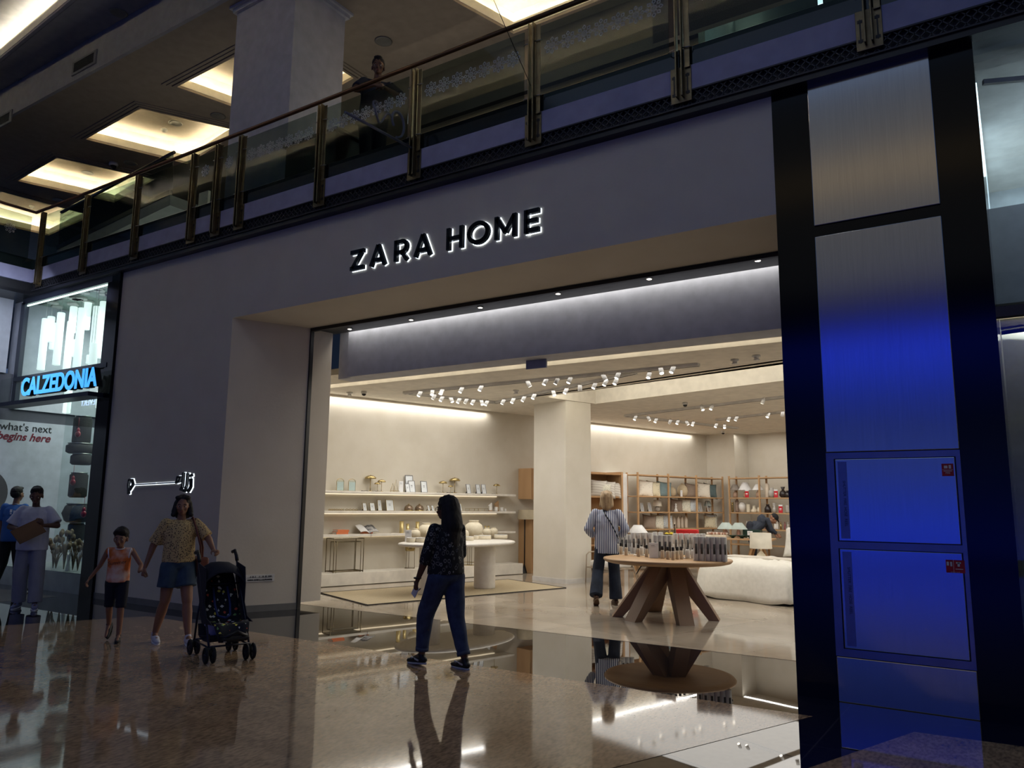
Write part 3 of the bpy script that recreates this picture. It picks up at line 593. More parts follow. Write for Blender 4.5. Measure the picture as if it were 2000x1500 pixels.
# big square upper column
CYF = 6.98;  cx0 = Fy(455, 150, CYF).x; cx1 = Fy(568, 150, CYF).x; print('COL', CYF, cx0, cx1); cy1 = Pl(669, 150, (cx1, 0, 0), (1, 0, 0)).y
m = MB(); m.box(cx0, cx1, CYF, cy1, 5.72, 9.3)
for d, a, b in ((.05, 9.2, 9.26), (.09, 9.26, 9.3)): m.box(cx0-d, cx1+d, CYF-d, cy1+d, a, b)
struct('wall_column', m, mat('upper_column', (188, 188, 194), .8))
# upper shops behind the balcony
cream = mat('upper_cream', (120, 108, 92), .8)
m = MB(); m.box(-27, 9, 13.0, 13.2, 5.7, 9.3); m.box(-8.9, -3.44, 10.15, 10.3, 5.7, 9.3); struct('wall_upper', m, cream)
m = MB(); m.box(-8.9, -3.44, 10.05, 10.15, 8.3, 8.5); struct('trim_11', m, mat('dark_fascia', (24, 26, 34), .5))
k = 0
for x in (-8.8, -7.9, -7.0, -6.1, -5.2, -4.31):
    m = MB(); m.bbox(x, x+.86, 10.06, 10.14, 5.72, 7.75 if k % 3 else 8.1, r=.01)
    m.build('wood_cladding', mat(['upper_wood', 'upper_wood_dark'][k % 2], [(150, 104, 66), (84, 62, 46)][k % 2], .6, nscale=3, stretch=(1, 1, .2)), label=['leftmost', 'second from left', 'third from left', 'third from right', 'second from right', 'rightmost'][k]+' of the wooden wall panels on the upper level', cat='wall panel'); k += 1
t = thing('kiosk_counter', 'black boxy counter behind the balcony glass beside the column', 'counter', (-8.6, 7.6, 5.72))
m = MB(); m.bbox(-8.4, -7.4, 6.86, 7.5, 5.72, 6.5, r=.02); m.build('body', mat('counter_black', (14, 15, 18), .3), t, True)
m = MB(); m.bbox(-8.45, -7.35, 6.84, 7.55, 6.5, 6.54, r=.01); m.build('top', black, t, True)
A = Fy(150, 508, 8.8); B = Fy(372, 405, 8.8)
t = thing('escalator', 'slanting escalator underside seen through the balcony glass at left', 'escalator', A)
m = MB(); m.bar(A, B, .9, .22); m.build('truss', mat('escalator_white', (170, 174, 180), .6), t, True)
m = MB(); m.bar(A+Vector((0, -.44, .16)), B+Vector((0, -.44, .16)), .06, .1); m.build('skirt', black, t, True)
m = MB(); m.tube([A+Vector((0, -.44, 1.0)), B+Vector((0, -.44, 1.0))], .035, 8); m.build('handrail', black, t, True)
m = MB(); m.bar(A+Vector((0, -.44, .6)), B+Vector((0, -.44, .6)), .015, .75); m.build('glass_side', GL, t, True)
A = Fy(395, 408, 8.2); m = MB(); m.bbox(A.x-.14, A.x+.14, 8.2, 8.26, 5.722, Fy(395, 375, 8.2).z, r=.01); m.build('standing_sign', whitep, label='small pale upright board behind the close pair of balcony posts', cat='sign')
# upper shop at the right with lit sign letters
m = MB(); m.box(-3.42, 4, 11.5, 11.6, 5.7, 9.3); m.box(-3.42, -3.32, 10.0, 11.6, 5.7, 9.3); struct('wall_upper', m, mat('teal_wall', (96, 120, 122), .7))
area('upper_shop_light', (-.5, 10.4, 9.0), 4, 1.0, 60, (.8, 1, 1))
for i, (x, y) in enumerate(((1425, 20), (1443, 15), (1462, 9))):
    P = Zp(x, y, 9.28); m = MB(); m.lathe([(.07, .018), (.09, 0), (.03, -.03)], P, 16); m.build('shop_downlight', lens_m, label=['left', 'middle', 'right'][i]+' of three bright downlights in the upper right shop', cat='downlight')
sg = mat('sign_glow', (240, 250, 255), .5, emit=(210, 240, 255), es=2.6)
A = Fy(1592, 17, 8.2); t = thing('shop_sign', 'lit white serif letters cut off at the top edge, upper right', 'sign', A)
for i, ch in enumerate('HER'):
    m = MB(); x = A.x+i*.33; z = A.z
    m.box(x+.03, x+.075, 8.2, 8.24, z, z+.34); m.box(x, x+.105, 8.2, 8.24, z, z+.02); m.box(x, x+.105, 8.2, 8.24, z+.32, z+.34)
    if ch == 'H': m.box(x+.2, x+.245, 8.2, 8.24, z, z+.34); m.box(x+.17, x+.275, 8.2, 8.24, z, z+.02); m.box(x+.17, x+.275, 8.2, 8.24, z+.32, z+.34); m.box(x+.07, x+.2, 8.2, 8.24, z+.16, z+.18)
    if ch == 'E': m.box(x+.07, x+.24, 8.2, 8.24, z, z+.02); m.box(x+.07, x+.19, 8.2, 8.24, z+.16, z+.18); m.box(x+.07, x+.24, 8.2, 8.24, z+.32, z+.34); m.box(x+.23, x+.25, 8.2, 8.24, z, z+.08)
    if ch == 'R': m.box(x+.07, x+.2, 8.2, 8.24, z+.16, z+.18); m.box(x+.07, x+.2, 8.2, 8.24, z+.32, z+.34); m.box(x+.18, x+.22, 8.2, 8.24, z+.17, z+.33); m.bar((x+.1, 8.22, z+.17), (x+.25, 8.22, z+.01), .04, .045, (0, 1, 0))
    m.build('letter', sg, t, True)
m = MB(); m.box(-3.4, 4, 8.26, 8.34, 7.15, 8.0); m.build('sign_fascia', mat('shop_fascia_dark', (60, 52, 48), .5), label='dark fascia board behind the lit upper letters', cat='fascia')
# ================================================================ SIGN ON THE SHOP FRONT: halo-lit black letters
halo = mat('halo_light', (255, 255, 255), .5, emit=(225, 240, 255), es=1.9)
lb_ = mat('letter_black', (6, 8, 14), .3)
LZ0 = 4.43; LH = .265; SW = .052
def strokes(ch):
    W, H = {'Z': .23, 'A': .28, 'R': .22, 'H': .24, 'O': .31, 'M': .29, 'E': .19}[ch], LH
    h = SW/2
    if ch == 'Z': return W, [[(0, H-h), (W, H-h)], [(W-h*1.3, H-h), (h*1.3, h)], [(0, h), (W, h)]]
    if ch == 'A': return W, [[(h, 0), (W/2, H)], [(W-h, 0), (W/2, H)], [(W*.22, H*.27), (W*.78, H*.27)]]
    if ch == 'R':
        arc = [(W-.09+.065*math.cos(a), H-h-.067+.067*math.sin(a)) for a in [math.pi/2-k*math.pi/8 for k in range(9)]]
        return W, [[(h, 0), (h, H)], [(h, H-h)]+arc+[(h, H-h-.134)], [(W*.55, H-h-.134), (W-h*.6, 0)]]
    if ch == 'H': return W, [[(h, 0), (h, H)], [(W-h, 0), (W-h, H)], [(h, H/2), (W-h, H/2)]]
    if ch == 'O': return W, [[(W/2+(W/2-h)*math.cos(a), H/2+(H/2-h*.8)*math.sin(a)) for a in [k*math.pi/14 for k in range(29)]]]
    if ch == 'M': return W, [[(h, 0), (h, H)], [(h*1.2, H-.02), (W/2, H*.25)], [(W-h*1.2, H-.02), (W/2, H*.25)], [(W-h, 0), (W-h, H)]]
    if ch == 'E': return W, [[(h, 0), (h, H)], [(h, H-h), (W, H-h)], [(h, H/2), (W*.9, H/2)], [(h, h), (W, h)]]
t = thing('shop_sign', 'long sign of black capital letters with white glow on the blue-grey front', 'sign', (-5.6, FY, LZ0))
xs = {0: -6.95, 1: -6.62, 2: -6.21, 3: -5.90, 5: -5.40, 6: -5.10, 7: -4.72, 8: -4.33}
for i, ch in enumerate('ZARA HOME'):
    if ch == ' ': continue
    W, st = strokes(ch); x0 = xs[i]
    for kind, y0, y1, g in (('letter', FY-.062, FY-.020, 0), ('halo', FY-.012, FY-.004, .004)):
        m = MB()
        for s_ in st:
            for a, b in zip(s_, s_[1:]):
                A = Vector((x0+a[0], (y0+y1)/2, LZ0+a[1])); B = Vector((x0+b[0], (y0+y1)/2, LZ0+b[1])); d = (B-A).normalized()
                e = g + (SW*.12 if len(s_) > 2 else 0); m.bar(A-d*e, B+d*e, SW+2*g, y1-y0, (0, 1, 0))
        if kind == 'letter': lo = m.build('letter', lb_, t, True)
        else: m.build('halo', halo, t, True, label='white glow strip behind letter')
# the small arabic lettering sign, as strokes
t = thing('arabic_sign', 'small black Arabic lettering with white glow on the lower left of the front', 'sign', (-10.8, FY, 1.75))
AR = [([(-11.52, 1.62), (-11.54, 1.75), (-11.53, 1.83), (-11.46, 1.83), (-11.42, 1.76), (-11.47, 1.71), (-11.50, 1.68)], .034), ([(-11.42, 1.755), (-10.85, 1.77), (-10.32, 1.785)], .016),
      ([(-10.32, 1.785), (-10.24, 1.80), (-10.22, 1.86), (-10.29, 1.86), (-10.30, 1.80)], .034), ([(-10.16, 1.92), (-10.16, 1.72), (-10.20, 1.68)], .034), ([(-10.06, 1.91), (-10.06, 1.74), (-10.10, 1.66), (-10.17, 1.68)], .034),
      ([(-9.975, 1.83), (-9.965, 1.72), (-10.01, 1.66), (-10.04, 1.68)], .034), ([(-9.99, 1.875), (-9.96, 1.885)], .034)]
for pts, wd in AR:
    for nm, y0, y1, g, mt in (('stroke', FY-.05, FY-.014, 0, lb_), ('halo', FY-.007, FY-.001, .006, halo)):
        m = MB()
        for a, b in zip(pts, pts[1:]):
            A = Vector((a[0], (y0+y1)/2, a[1])); B = Vector((b[0], (y0+y1)/2, b[1])); d = (B-A).normalized(); m.bar(A-d*(g+wd*.2), B+d*(g+wd*.2), wd+2*g, y1-y0, (0, 1, 0))
        m.build(nm, mt, t, True)
# plaque and switch on the splayed jamb
jd = (Vector((-8.85, 7.93, 0))-Vector((-9.321, FY, 0))).normalized(); ja = math.atan2(jd.y, jd.x)
def onj(px, py): return Pl(px, py, (-9.321, FY, 0), (-jd.y, jd.x, 0))
A = onj(478, 1137); B = onj(536, 1121); wj = (Vector((B.x, B.y))-Vector((A.x, A.y))).length
mxj = Matrix.Translation((A.x, A.y, A.z)) @ rotz(ja)
t = thing('name_plaque', 'small white plaque with Arabic and Latin lettering on the jamb', 'plaque', mx=mxj)
m = MB(); m.box(0, wj, -.012, -.001, 0, B.z-A.z); m.build('plate', mat('plaque_white', (225, 222, 215), .5), t)
hh = B.z-A.z
text('lettering', 'KASWA HOME (L.L.C) (BRANCH)', blk, mxj @ front_mx(wj/2, -.0135, hh*.16), hh*.27, .001, t, 'CENTER', .002, sx=.93*wj/(hh*.27*16.2))
m = MB()
for i in range(26):
    x = wj*(.06+.034*i); r = random.random(); m.box(x, x+wj*.026, -.0145, -.012, hh*.56, hh*(.6+.04*r))
    if r > .45: m.box(x+.002, x+.008, -.0145, -.012, hh*.58, hh*.84)
m.build('arabic_lettering', blk, t)
A = onj(459, 1139); mxs = Matrix.Translation((A.x, A.y, A.z)) @ rotz(ja); t = thing('wall_switch', 'white wall switch plate left of the small plaque', 'switch', mx=mxs)
m = MB(); m.bbox(0, .1, -.012, -.001, 0, .16, r=.003); m.build('plate', mat('plaque_white', (225, 222, 215), .5), t)
m = MB(); m.lathe([(.012, 0), (.012, .006)], m=Matrix.Translation((.05, -.012, .08)) @ Matrix.Rotation(math.pi/2, 4, 'X')); m.build('button', blk, t)
# ================================================================ LEFT: lit shop window and hoarding
m = MB(); m.box(-12.52, -12.28, FY-.05, 8.4, 0, 5.34); m.box(-12.7, -12.52, FY-.02, 7.0, 0, 5.2); struct('trim_12', m, blackg)
m = MB(); m.box(-15.62, -12.4, FY-.03, FY+.1, 5.16, 5.34); m.box(-15.66, -15.52, FY-.03, FY+.05, 3.2, 5.2); m.box(-15.6, -12.45, FY-.06, FY+.02, 3.68, 3.76); m.box(-15.65, -12.47, FY-.30, FY+.02, 3.18, 3.25)
struct('trim_13', m, mat('slate_frame', (44, 50, 66), .4))
ml = thing('light_strip', 'thin bright strip along the top of the lit left window', 'light strip', (-14, FY, 5.13))
m = MB(); m.box(-15.5, -12.5, FY+.0, FY+.02, 5.125, 5.15); m.build('tube', mat('tube_glow', (235, 255, 245), .5, emit=(220, 255, 240), es=1.8), ml, True)
m = MB(); m.box(-15.5, -14.02, FY+.01, FY+.02, 3.76, 5.13); m.box(-14.0, -12.5, FY+.01, FY+.02, 3.76, 5.13); m.box(-13.7, -12.5, FY+.01, FY+.02, .33, 3.2); m.box(-15.55, -12.47, FY-.28, FY-.27, 3.25, 3.68)
struct('window_2', m, GLC)
sage = mat('sage_wall', (168, 186, 176), .75); greyw = mat('hoarding_white', (200, 202, 212), .7)
m = MB(); m.box(-15.9, -12.4, 9.6, 9.7, 0, 5.6); m.box(-12.45, -12.4, 7.0, 9.7, 0, 5.6); struct('wall_window', m, sage)
m = MB(); m.box(-15.9, -12.4, 6.87, 9.7, 5.28, 5.34); struct('ceiling', m, sage)
m = MB(); m.box(-16.1, -15.82, -6, 6.75, 3.86, 5.3); m.box(-16.1, -15.82, 6.9, 9.7, 3.2, 5.3); m.box(-16.1, -15.8, -6, 8.6, .0, 2.98)
struct('wall_left', m, greyw)
m = MB(); m.box(-16.4, -15.86, -6, 9, 2.98, 3.86); struct('trim_14', m, mat('recess_grey', (84, 84, 94), .8))
m = MB(); m.box(-15.8, -12.5, 6.95, 8.3, .0, .33); struct('trim_15', m, mat('window_plinth', (150, 158, 158), .4))
t = thing('wall_lettering', 'black and dark red slogan lettering on the white hoarding at left', 'lettering', (-15.8, 7, 2.8))
rl = lambda y, z: Matrix.Translation((-15.795, y, z)) @ rotz(math.pi/2) @ Matrix.Rotation(math.pi/2, 4, 'X')
text('line', "what's next", mat('print_black', (30, 28, 32), .6), rl(6.74, 2.80), .20, .004, t, label='black line of lettering')
text('line', 'begins here', mat('print_red', (122, 24, 48), .6), rl(6.70, 2.62), .205, .004, t, offset=.004, shear=.3, label='dark red slanted line of lettering')
bp = MB()
bp.lathe([(.45, 0), (.45, .005)], m=Matrix.Translation((-15.796, 6.55, 1.62)) @ Matrix.Rotation(math.pi/2, 4, 'Y'), seg=40); bp.build('round_poster', mat('poster_grey', (86, 82, 86), .7), label='dark grey round print on the hoarding behind the blue shirt', cat='print')
t = thing('shop_sign', 'blue glowing block capitals with dark sides over the left shop door', 'sign', (-15.3, FY-.3, 3.3))
SX0 = Fy(43, 770, FY-.35).x; SWD = Fy(192, 745, FY-.35).x-SX0
blue_l = mat('blue_letter', (120, 205, 255), .5, emit=(70, 170, 255), es=1.15)
tx = text('tmp', 'CALZEDONIA', blue_l, Matrix(), .42, .01, offset=.013); wid = max(v.co.x for v in tx.data.vertices); bpy.data.objects.remove(tx)
adv = 0
for i, ch in enumerate('CALZEDONIA'):
    tx = text('tmp', 'CALZEDONIA'[:i+1], blue_l, Matrix(), .42, .01, offset=.013); e1 = max(v.co.x for v in tx.data.vertices); bpy.data.objects.remove(tx)
    tx = text('tmp', ch, blue_l, Matrix(), .42, .01, offset=.013); wc = max(v.co.x for v in tx.data.vertices); bpy.data.objects.remove(tx)
    x = SX0 + (e1-wc)/wid*SWD
    lo = text('letter', ch, blk, front_mx(x, FY-.32, 3.31), .42, .10, t, offset=.013, sx=SWD/wid)
    text('letter_face', ch, blue_l, front_mx(x, FY-.375, 3.31), .42, .01, t, offset=.013, sx=SWD/wid, label='glowing blue letter face')
A = Fy(186, 790, 7.1)
text('window_lettering', 'EVERY', mat('neon_white', (220, 235, 255), .5, emit=(200, 220, 255), es=1.2), front_mx(A.x, 7.1, A.z), .17, .01, sx=-1, label='white reversed lettering glowing inside the left window', cat='lettering')
# hanging white tubes
tubw = mat('lantern_white', (250, 250, 250), .5, emit=(235, 255, 250), es=1.0)
def c4(cx, cy): return cx/3.75, 500+cy/3.75
TB = [(345, 460, 828), (385, 444, 625), (413, 492, 680), (458, 416, 792), (550, 372, 560), (530, 480, 860), (612, 382, 830), (575, 615, 738), (655, 337, 536), (722, 370, 700), (770, 335, 740), (700, 640, 800), (840, 262, 466), (795, 552, 760), (672, 727, 790), (525, 840, 1148), (775, 780, 965), (750, 990, 1115)]
k = 0
for cx, t0, t1 in TB:
    yy = 7.02 + (k*.37 % 1.0)*.55; xa, ya_ = c4(cx+(-8), t0); A = Fy(xa, ya_, yy); xb, yb_ = c4(cx, t1); B = Fy(xa, yb_, yy)
    t = thing('hanging_lantern', 'long white glowing tube hanging in the lit left window', 'lantern', (A.x, yy, A.z), group='white tubes hanging in the left window')
    m = MB(); m.lathe([(.06, B.z), (.066, B.z+.01), (.066, A.z-.01), (.06, A.z)], (A.x, yy, 0), 16); m.build('tube', tubw, t, True)
    m = MB(); m.cyl((A.x, yy, A.z), (A.x, yy, 5.26), .003, 5); m.build('cord', whitep, t, True)
    m = MB(); m.lathe([(.10, 5.24), (.10, 5.28)], (A.x, yy, 0), 16); m.build('ceiling_plate', whitep, t, True); k += 1
# window display: stack of dark woven boxes, dried plants
wick = mat('dark_wicker', (64, 62, 60), .7, c2=(28, 27, 28), nscale=30, stretch=(1, 1, 6), bump=.8, bscale=60)
BXS = [(163, 815, 866, 22, 'tall'), (158, 868, 886, 34, 'flat wide'), (160, 888, 908, 26, 'frilled'), (155, 925, 972, 22, 'second tall'), (152, 985, 1020, 30, 'pointed'), (150, 1022, 1058, 20, 'lowest')]
for x, a, b, wd, nm in BXS:
    yy = 7.5; A = Fy(x, a, yy); B = Fy(x, b, yy); r = (Fy(x+wd/2, a, yy)-Fy(x-wd/2, a, yy)).x/2*.8
    t = thing('woven_basket', nm + ' dark woven piece in the stack behind the left window', 'basket', (A.x, yy, B.z))
    m = MB(); m.lathe([(r*.8, B.z), (r, B.z+.03), (r*(1.25 if nm == 'pointed' else 1), (A.z+B.z)/2), (r, A.z-.03), (r*.8, A.z)], (A.x, yy, 0), 8 if nm == 'pointed' else 20); m.build('body', wick, t, True)
    m = MB(); m.lathe([(r*.86, A.z), (r*.9, A.z+.02)], (A.x, yy, 0), 20); m.build('rim', mat('silver_trim', (200, 205, 200), .3, 1), t, True)
for x, y, lb in ((152, 848, 'small red hanging ornament on the tall woven piece'), (142, 942, 'small red ornament beside the second tall woven piece'), (163, 1004, 'small red ornament on the pointed woven piece')):
    P = Fy(x, y, 7.3); m = MB(); m.ell(P, (.07, .04, .06)).ell(P+Vector((0, 0, .07)), (.03, .03, .05)); m.cyl(P+Vector((0, 0, .1)), P+Vector((0, 0, .3)), .004, 5); m.build('red_ornament', mat('red_glossy', (150, 30, 46), .3), label=lb, cat='ornament')
strw = mat('dried_plant', (150, 134, 108), .8, c2=(90, 74, 58), nscale=20)
for i, (x, y) in enumerate(((108, 1062), (112, 1078), (130, 1050), (146, 1068), (155, 1075))):
    P = Fy(x, y, 7.15); t = thing('dried_plant', ['leftmost dried grass bundle low in the left window', 'second dried bundle with pale pods low in the left window', 'tall dried red-tipped bundle low in the left window', 'slim dried bundle beside the white star stand', 'rightmost dried bundle below the woven stack'][i], 'dried plant', (P.x, 7.15, .33))
    m = MB()
    for j in range(16):
        a = j*2.4; d = Vector((math.cos(a)*.14, math.sin(a)*.1, 0)); top = Vector((P.x, 7.15, P.z+.12*random.random()))+d; m.tube([(P.x, 7.15, .34), Vector((P.x, 7.15, .33+(P.z-.33)*.6))+d*.3, top], [.006, .005, .003], 5)
    m.build('stems', strw, t, True); m = MB()
    for j in range(7):
        a = j*2.4; m.ell((P.x+math.cos(a)*.12, 7.15+math.sin(a)*.1, P.z+.1*random.random()), (.035, .035, .06))
    m.build('seed_heads', strw, t, True)
P = Fy(134, 1110, 7.1); m = MB(); m.poly([(-.05, 0), (.05, 0), (.012, .16), (.05, .3), (0, .26), (-.04, .3), (-.012, .14)], .03, front_mx(P.x, 7.1, .331)); m.build('star_stand', whitep, label='small white pointed stand on the left window ledge', cat='ornament')
# ================================================================ SHOP FURNITURE AND GOODS
WR = AI+math.pi/2                              # facing out from the left wall
def onw(px, py, u, z): q_ = Pu(px, py, u); return I(u, q_.y, z)
def onb(px, py, v, z): q_ = Pv(px, py, v); return I(q_.x, v, z)
class Kind:                                    # first use moves the model itself, later uses copy it
    def __init__(s, f): s.f = f; s.o = None
    def put(s, loc, rz, label, group=None, scale=None):
        if s.o is None:
            s.o = s.f(); o = s.o; place(o, loc, rz)
            if scale is not None: o.scale = (scale,)*3 if isinstance(scale, (int, float)) else scale
            o['label'] = label
            if group: o['group'] = group
            return o
        o = copy_tree(s.o, loc, rz, label, group, scale if scale is not None else 1)
        if group is None and 'group' in o: del o['group']
        return o
def rounddome(r, h, n=8): return [(r*math.cos(k*math.pi/2/n), h*math.sin(k*math.pi/2/n)) for k in range(n)]+[(.004, h)]
def mk_lamp():                                 # brass mushroom lamp, 1 high
    t = thing('table_lamp', '', 'lamp')
    m = MB(); m.lathe([(.17, 0), (.17, .03), (.03, .05), (.02, .08)]); m.build('base', brass, t)
    m = MB(); m.cyl((0, 0, .05), (0, 0, .92), .022, 10); m.build('stem', brass, t)
    m = MB(); m.lathe([(.33, .78), (.36, .80), (.35, .86), (.27, .94), (.14, .99), (.03, 1.0)], cap=True); m.lathe([(.02, 1.0), (.02, 1.03)], seg=10); m.build('lamp_shade', brass, t)
    m = MB(); m.tube([(0, 0, .02), (-.2, -.1, .02), (-.35, -.05, .05), (-.5, -.12, .02), (-.62, 0, .04), (-.5, .1, .02)], .014, 6); m.build('cord', blk, t)
    return t
lamp = Kind(mk_lamp)
for x, y, h, lb in ((723, 954, .315, 'tall brass mushroom lamp, the larger at the left of the top white shelf'), (745, 954, .235, 'middle-sized brass mushroom lamp right of the tall left one'), (737, 955, .18, 'smallest brass mushroom lamp in the left group on the top shelf'),
                    (865, 955, .25, 'brass mushroom lamp just left of the dark-haired woman\'s head, top shelf'), (888, 955, .33, 'tall brass mushroom lamp above the dark-haired woman\'s head'), (880, 957, .165, 'smallest brass mushroom lamp above the dark-haired woman'), (970, 957, .225, 'lone brass mushroom lamp at the right end of the top shelf')):
    lamp.put(onw(x, y, .10 if h > .3 else .2, 1.741), WR, lb, 'brass mushroom lamps on the top shelf', h)
def mk_tag():
    m = MB(); m.box(-.03, .03, -.002, .002, 0, .12); return m.build('kraft_tag', mat('kraft', (140, 100, 70), .8), cat='tag')
def frame_kind(fm, face, w=.2, h=.28):
    def f():
        t = thing('picture_frame', '', 'picture frame'); tl = Matrix.Rotation(-.16, 4, 'X')
        m = MB(); b = .008
        for a in ((-w/2, w/2, 0, b), (-w/2, w/2, h-b, h), (-w/2, -w/2+b, b, h-b), (w/2-b, w/2, b, h-b)): m.box(a[0], a[1], -.012, .004, a[2], a[3], tl)
        m.build('frame', fm, t)
        m = MB(); m.box(-w/2+b, w/2-b, -.004, 0, b, h-b, tl); m.build('picture', face, t)
        m = MB(); m.box(-w*.12, w*.12, -.0052, -.0042, h*.45, h*.5, tl); m.build('print', mat('print_grey', (150, 156, 160), .7), t)
        m = MB(); m.bar((0, .02, h*.6), (0, .09, .004), .05, .004); m.build('stand', blk, t)
        return t
    return Kind(f)
pf = mat('picture_paper', (232, 236, 238), .5)
fs = frame_kind(steel_frame, pf); fb = frame_kind(brass, pf)
for x, y, u, sx, sz, lb in ((800, 957, .08, 1.0, 1.25, 'largest silver frame at the back of the trio on the top shelf'), (805, 957, .15, .85, .85, 'middle silver frame in the trio on the top shelf'), (797, 958, .22, .55, .62, 'small silver frame in front of the trio on the top shelf'),
                            (829, 957, .18, .82, .84, 'silver frame standing alone right of the trio, top shelf'), (916, 957, .18, .58, .72, 'left one of the three silver frames right of the woman\'s head'), (935, 957, .18, .62, .72, 'middle one of the three silver frames right of the woman\'s head'), (946, 957, .20, .62, .74, 'right one of the three silver frames right of the woman\'s head')):
    fs.put(onw(x, y, u, 1.741), WR+.12, lb, 'silver frames on the top shelf', (sx, 1, sz))
for x, y, u, sx, sz, lb in ((713, 998, .16, .45, .55, 'leftmost narrow brass frame on the middle shelf'), (728, 998, .18, .62, .56, 'small brass frame beside the narrow ones, middle shelf'), (742, 998, .14, .5, .78, 'tall narrow brass frame turned aside, middle shelf'), (762, 998, .17, .98, .80, 'largest brass frame on the middle shelf'),
                            (838, 998, .18, .3, .42, 'small white-faced frame just right of the glass domes'), (846, 998, .18, .35, .42, 'small frame half hidden behind the woman\'s glasses'), (900, 998, .18, .45, .58, 'small brass frame right of the woman\'s neck, middle shelf')):
    fb.put(onw(x, y, u, 1.366), WR+.12, lb, 'brass frames on the middle shelf', (sx, 1, sz))
def mk_glassframe():
    t = thing('arched_frame', '', 'picture frame')
    m = MB(); m.box(-.07, .07, -.01, -.004, .01, .17); m.build('picture', pf, t)
    m = MB(); m.tube([(-.08, 0, 0), (-.08, 0, .18)]+[(-.08*math.cos(a), 0, .18+.05*math.sin(a)) for a in (.5, 1.1, 1.57, 2.0, 2.6)]+[(.08, 0, .18), (.08, 0, 0)], .005, 6); m.build('arched_wire', brass, t)
    m = MB(); m.box(-.078, .078, -.016, -.013, 0, .2); m.build('pane', GLC, t); return t
gf = Kind(mk_glassframe)
gf.put(onw(664, 954, .15, 1.741), WR+.1, 'arched clear glass frame, leftmost on the top shelf', 'arched glass frames'); gf.put(onw(687, 954, .15, 1.741), WR+.1, 'arched clear glass frame left of the tall brass lamp', 'arched glass frames')
def mk_card(): 
    t = thing('price_card', '', 'card'); m = MB(); m.bbox(-.05, .05, -.008, .008, 0, .2, r=.003); m.build('card', paper, t)
    m = MB(); m.box(-.03, .01, -.0095, -.008, .16, .168); m.box(-.03, .02, -.0095, -.008, .145, .149); m.build('print', mat('print_grey', (150, 156, 160), .7), t); return t
card = Kind(mk_card)
card.put(onw(783, 955, .22, 1.741), WR, 'white card left of the silver frame trio, top shelf', None, (1, 1, 1.08))
m = MB(); z = 1.741
for k, (x, y, h) in enumerate(((767, 955, .17), (773, 955, .24))):
    P = onw(x, y, .2, z); ux = VV*.06
    t = thing('wire_easel', ['small brass wire easel', 'taller brass wire easel'][k]+' between the lamps and the frames on the top shelf', 'easel', P)
    m = MB(); m.tube([P-ux, P+Vector((0, 0, h)), P+ux], .004, 6); m.tube([P-ux*1.1+UU*.04, P-ux+UU*.04+Vector((0, 0, .02)), P+ux+UU*.04+Vector((0, 0, .02)), P+ux*1.1+UU*.04], .004, 6); m.build('wire', brass, t, True)
    m = MB(); m.tube([P+Vector((0, 0, h)), P-UU*.09], .003, 6); m.build('back_leg', brass, t, True)
def mk_dome():
    t = thing('glass_dome', '', 'glass dome'); m = MB(); m.lathe([(.095, 0), (.1, .012), (.09, .02)]); m.build('base', brass, t)
    m = MB(); m.lathe([(.09, .02)]+[(.095*math.cos(a), .03+.1*math.sin(a)) for a in (0, .3, .6, .9, 1.2, 1.5)]); m.build('dome', mat('bronze_glass', (150, 130, 110), .08, .6), t)
    m = MB(); m.lathe([(.02, .13), (.015, .145)], seg=10); m.build('knob', brass, t); return t
dm = Kind(mk_dome); dm.put(onw(798, 998, .17, 1.366), WR, 'left of the two bronze glass domes on the middle shelf', 'glass domes'); dm.put(onw(819, 998, .17, 1.366), WR, 'right of the two bronze glass domes on the middle shelf', 'glass domes')
for x0, x1, lb in ((641, 655, 'brass chain link ornament at the left end of the middle shelf'), (656, 672, 'long flat brass ornament on the middle shelf'), (674, 699, 'squared brass link ornament left of the frames on the middle shelf')):
    A = onw(x0, 998, .17, 1.38); B = onw(x1, 998, .17, 1.38); m = MB(); d = (B-A)/4
    for i in range(4):
        c = A+d*(i+.5); m.tube([c+d*.55+Vector((0, 0, .0)), c+Vector((0, 0, .02))+UU*.012, c-d*.55, c+Vector((0, 0, -.008))-UU*.012], .006, 6, True)
    m.build('brass_ornament', brass, label=lb, cat='ornament')
for x0, x1 in ((909, 926), (927, 946)):
    A = onw(x0, 998, .1, 1.37); B = onw(x1, 998, .1, 1.37); C_ = B+UU*.14; D_ = A+UU*.14; m = MB()
    for dz in (0, .05): m.tube([p_+Vector((0, 0, dz)) for p_ in (A, B, C_, D_)], .0035, 6, True)
    for p_ in (A, B, C_, D_): m.cyl(p_, p_+Vector((0, 0, .05)), .0035, 6)
    m.build('wire_tray', brass, label=['left', 'right'][x0 > 920]+' low brass wire tray right of the woman\'s neck, middle shelf', cat='tray')
def mk_horse():
    t = thing('horse_head', '', 'figurine'); m = MB(); m.lathe([(.045, 0), (.045, .02)]); m.build('foot', oak, t)
    m = MB(); m.cap_((0, 0, .02), (-.01, 0, .1), .04, .032, (1, .6)); m.cap_((-.01, 0, .1), (.02, 0, .155), .034, .026, (1, .6)); m.cap_((.02, 0, .155), (-.05, 0, .12), .026, .014, (1, .7)); m.cap_((.025, 0, .16), (.03, 0, .195), .012, .004, (1, .6)); m.cap_((.035, 0, .15), (.04, 0, .06), .014, .01, (1, .5))
    o = m.build('head', ceramw, t); bake(o, .006, 2); return t
hs = Kind(mk_horse); hs.put(onw(958, 998, .2, 1.366), WR, 'white ceramic horse head at the right of the middle shelf', None)
h2 = hs.put(onw(970, 997, .1, 1.366), WR, 'wooden horse head behind the white jars, middle shelf', None, 1.25)
for c_ in bpy.data.objects:
    if c_.parent == h2 and c_.name.startswith('head'): c_.data = c_.data.copy(); c_.data.materials[0] = oak
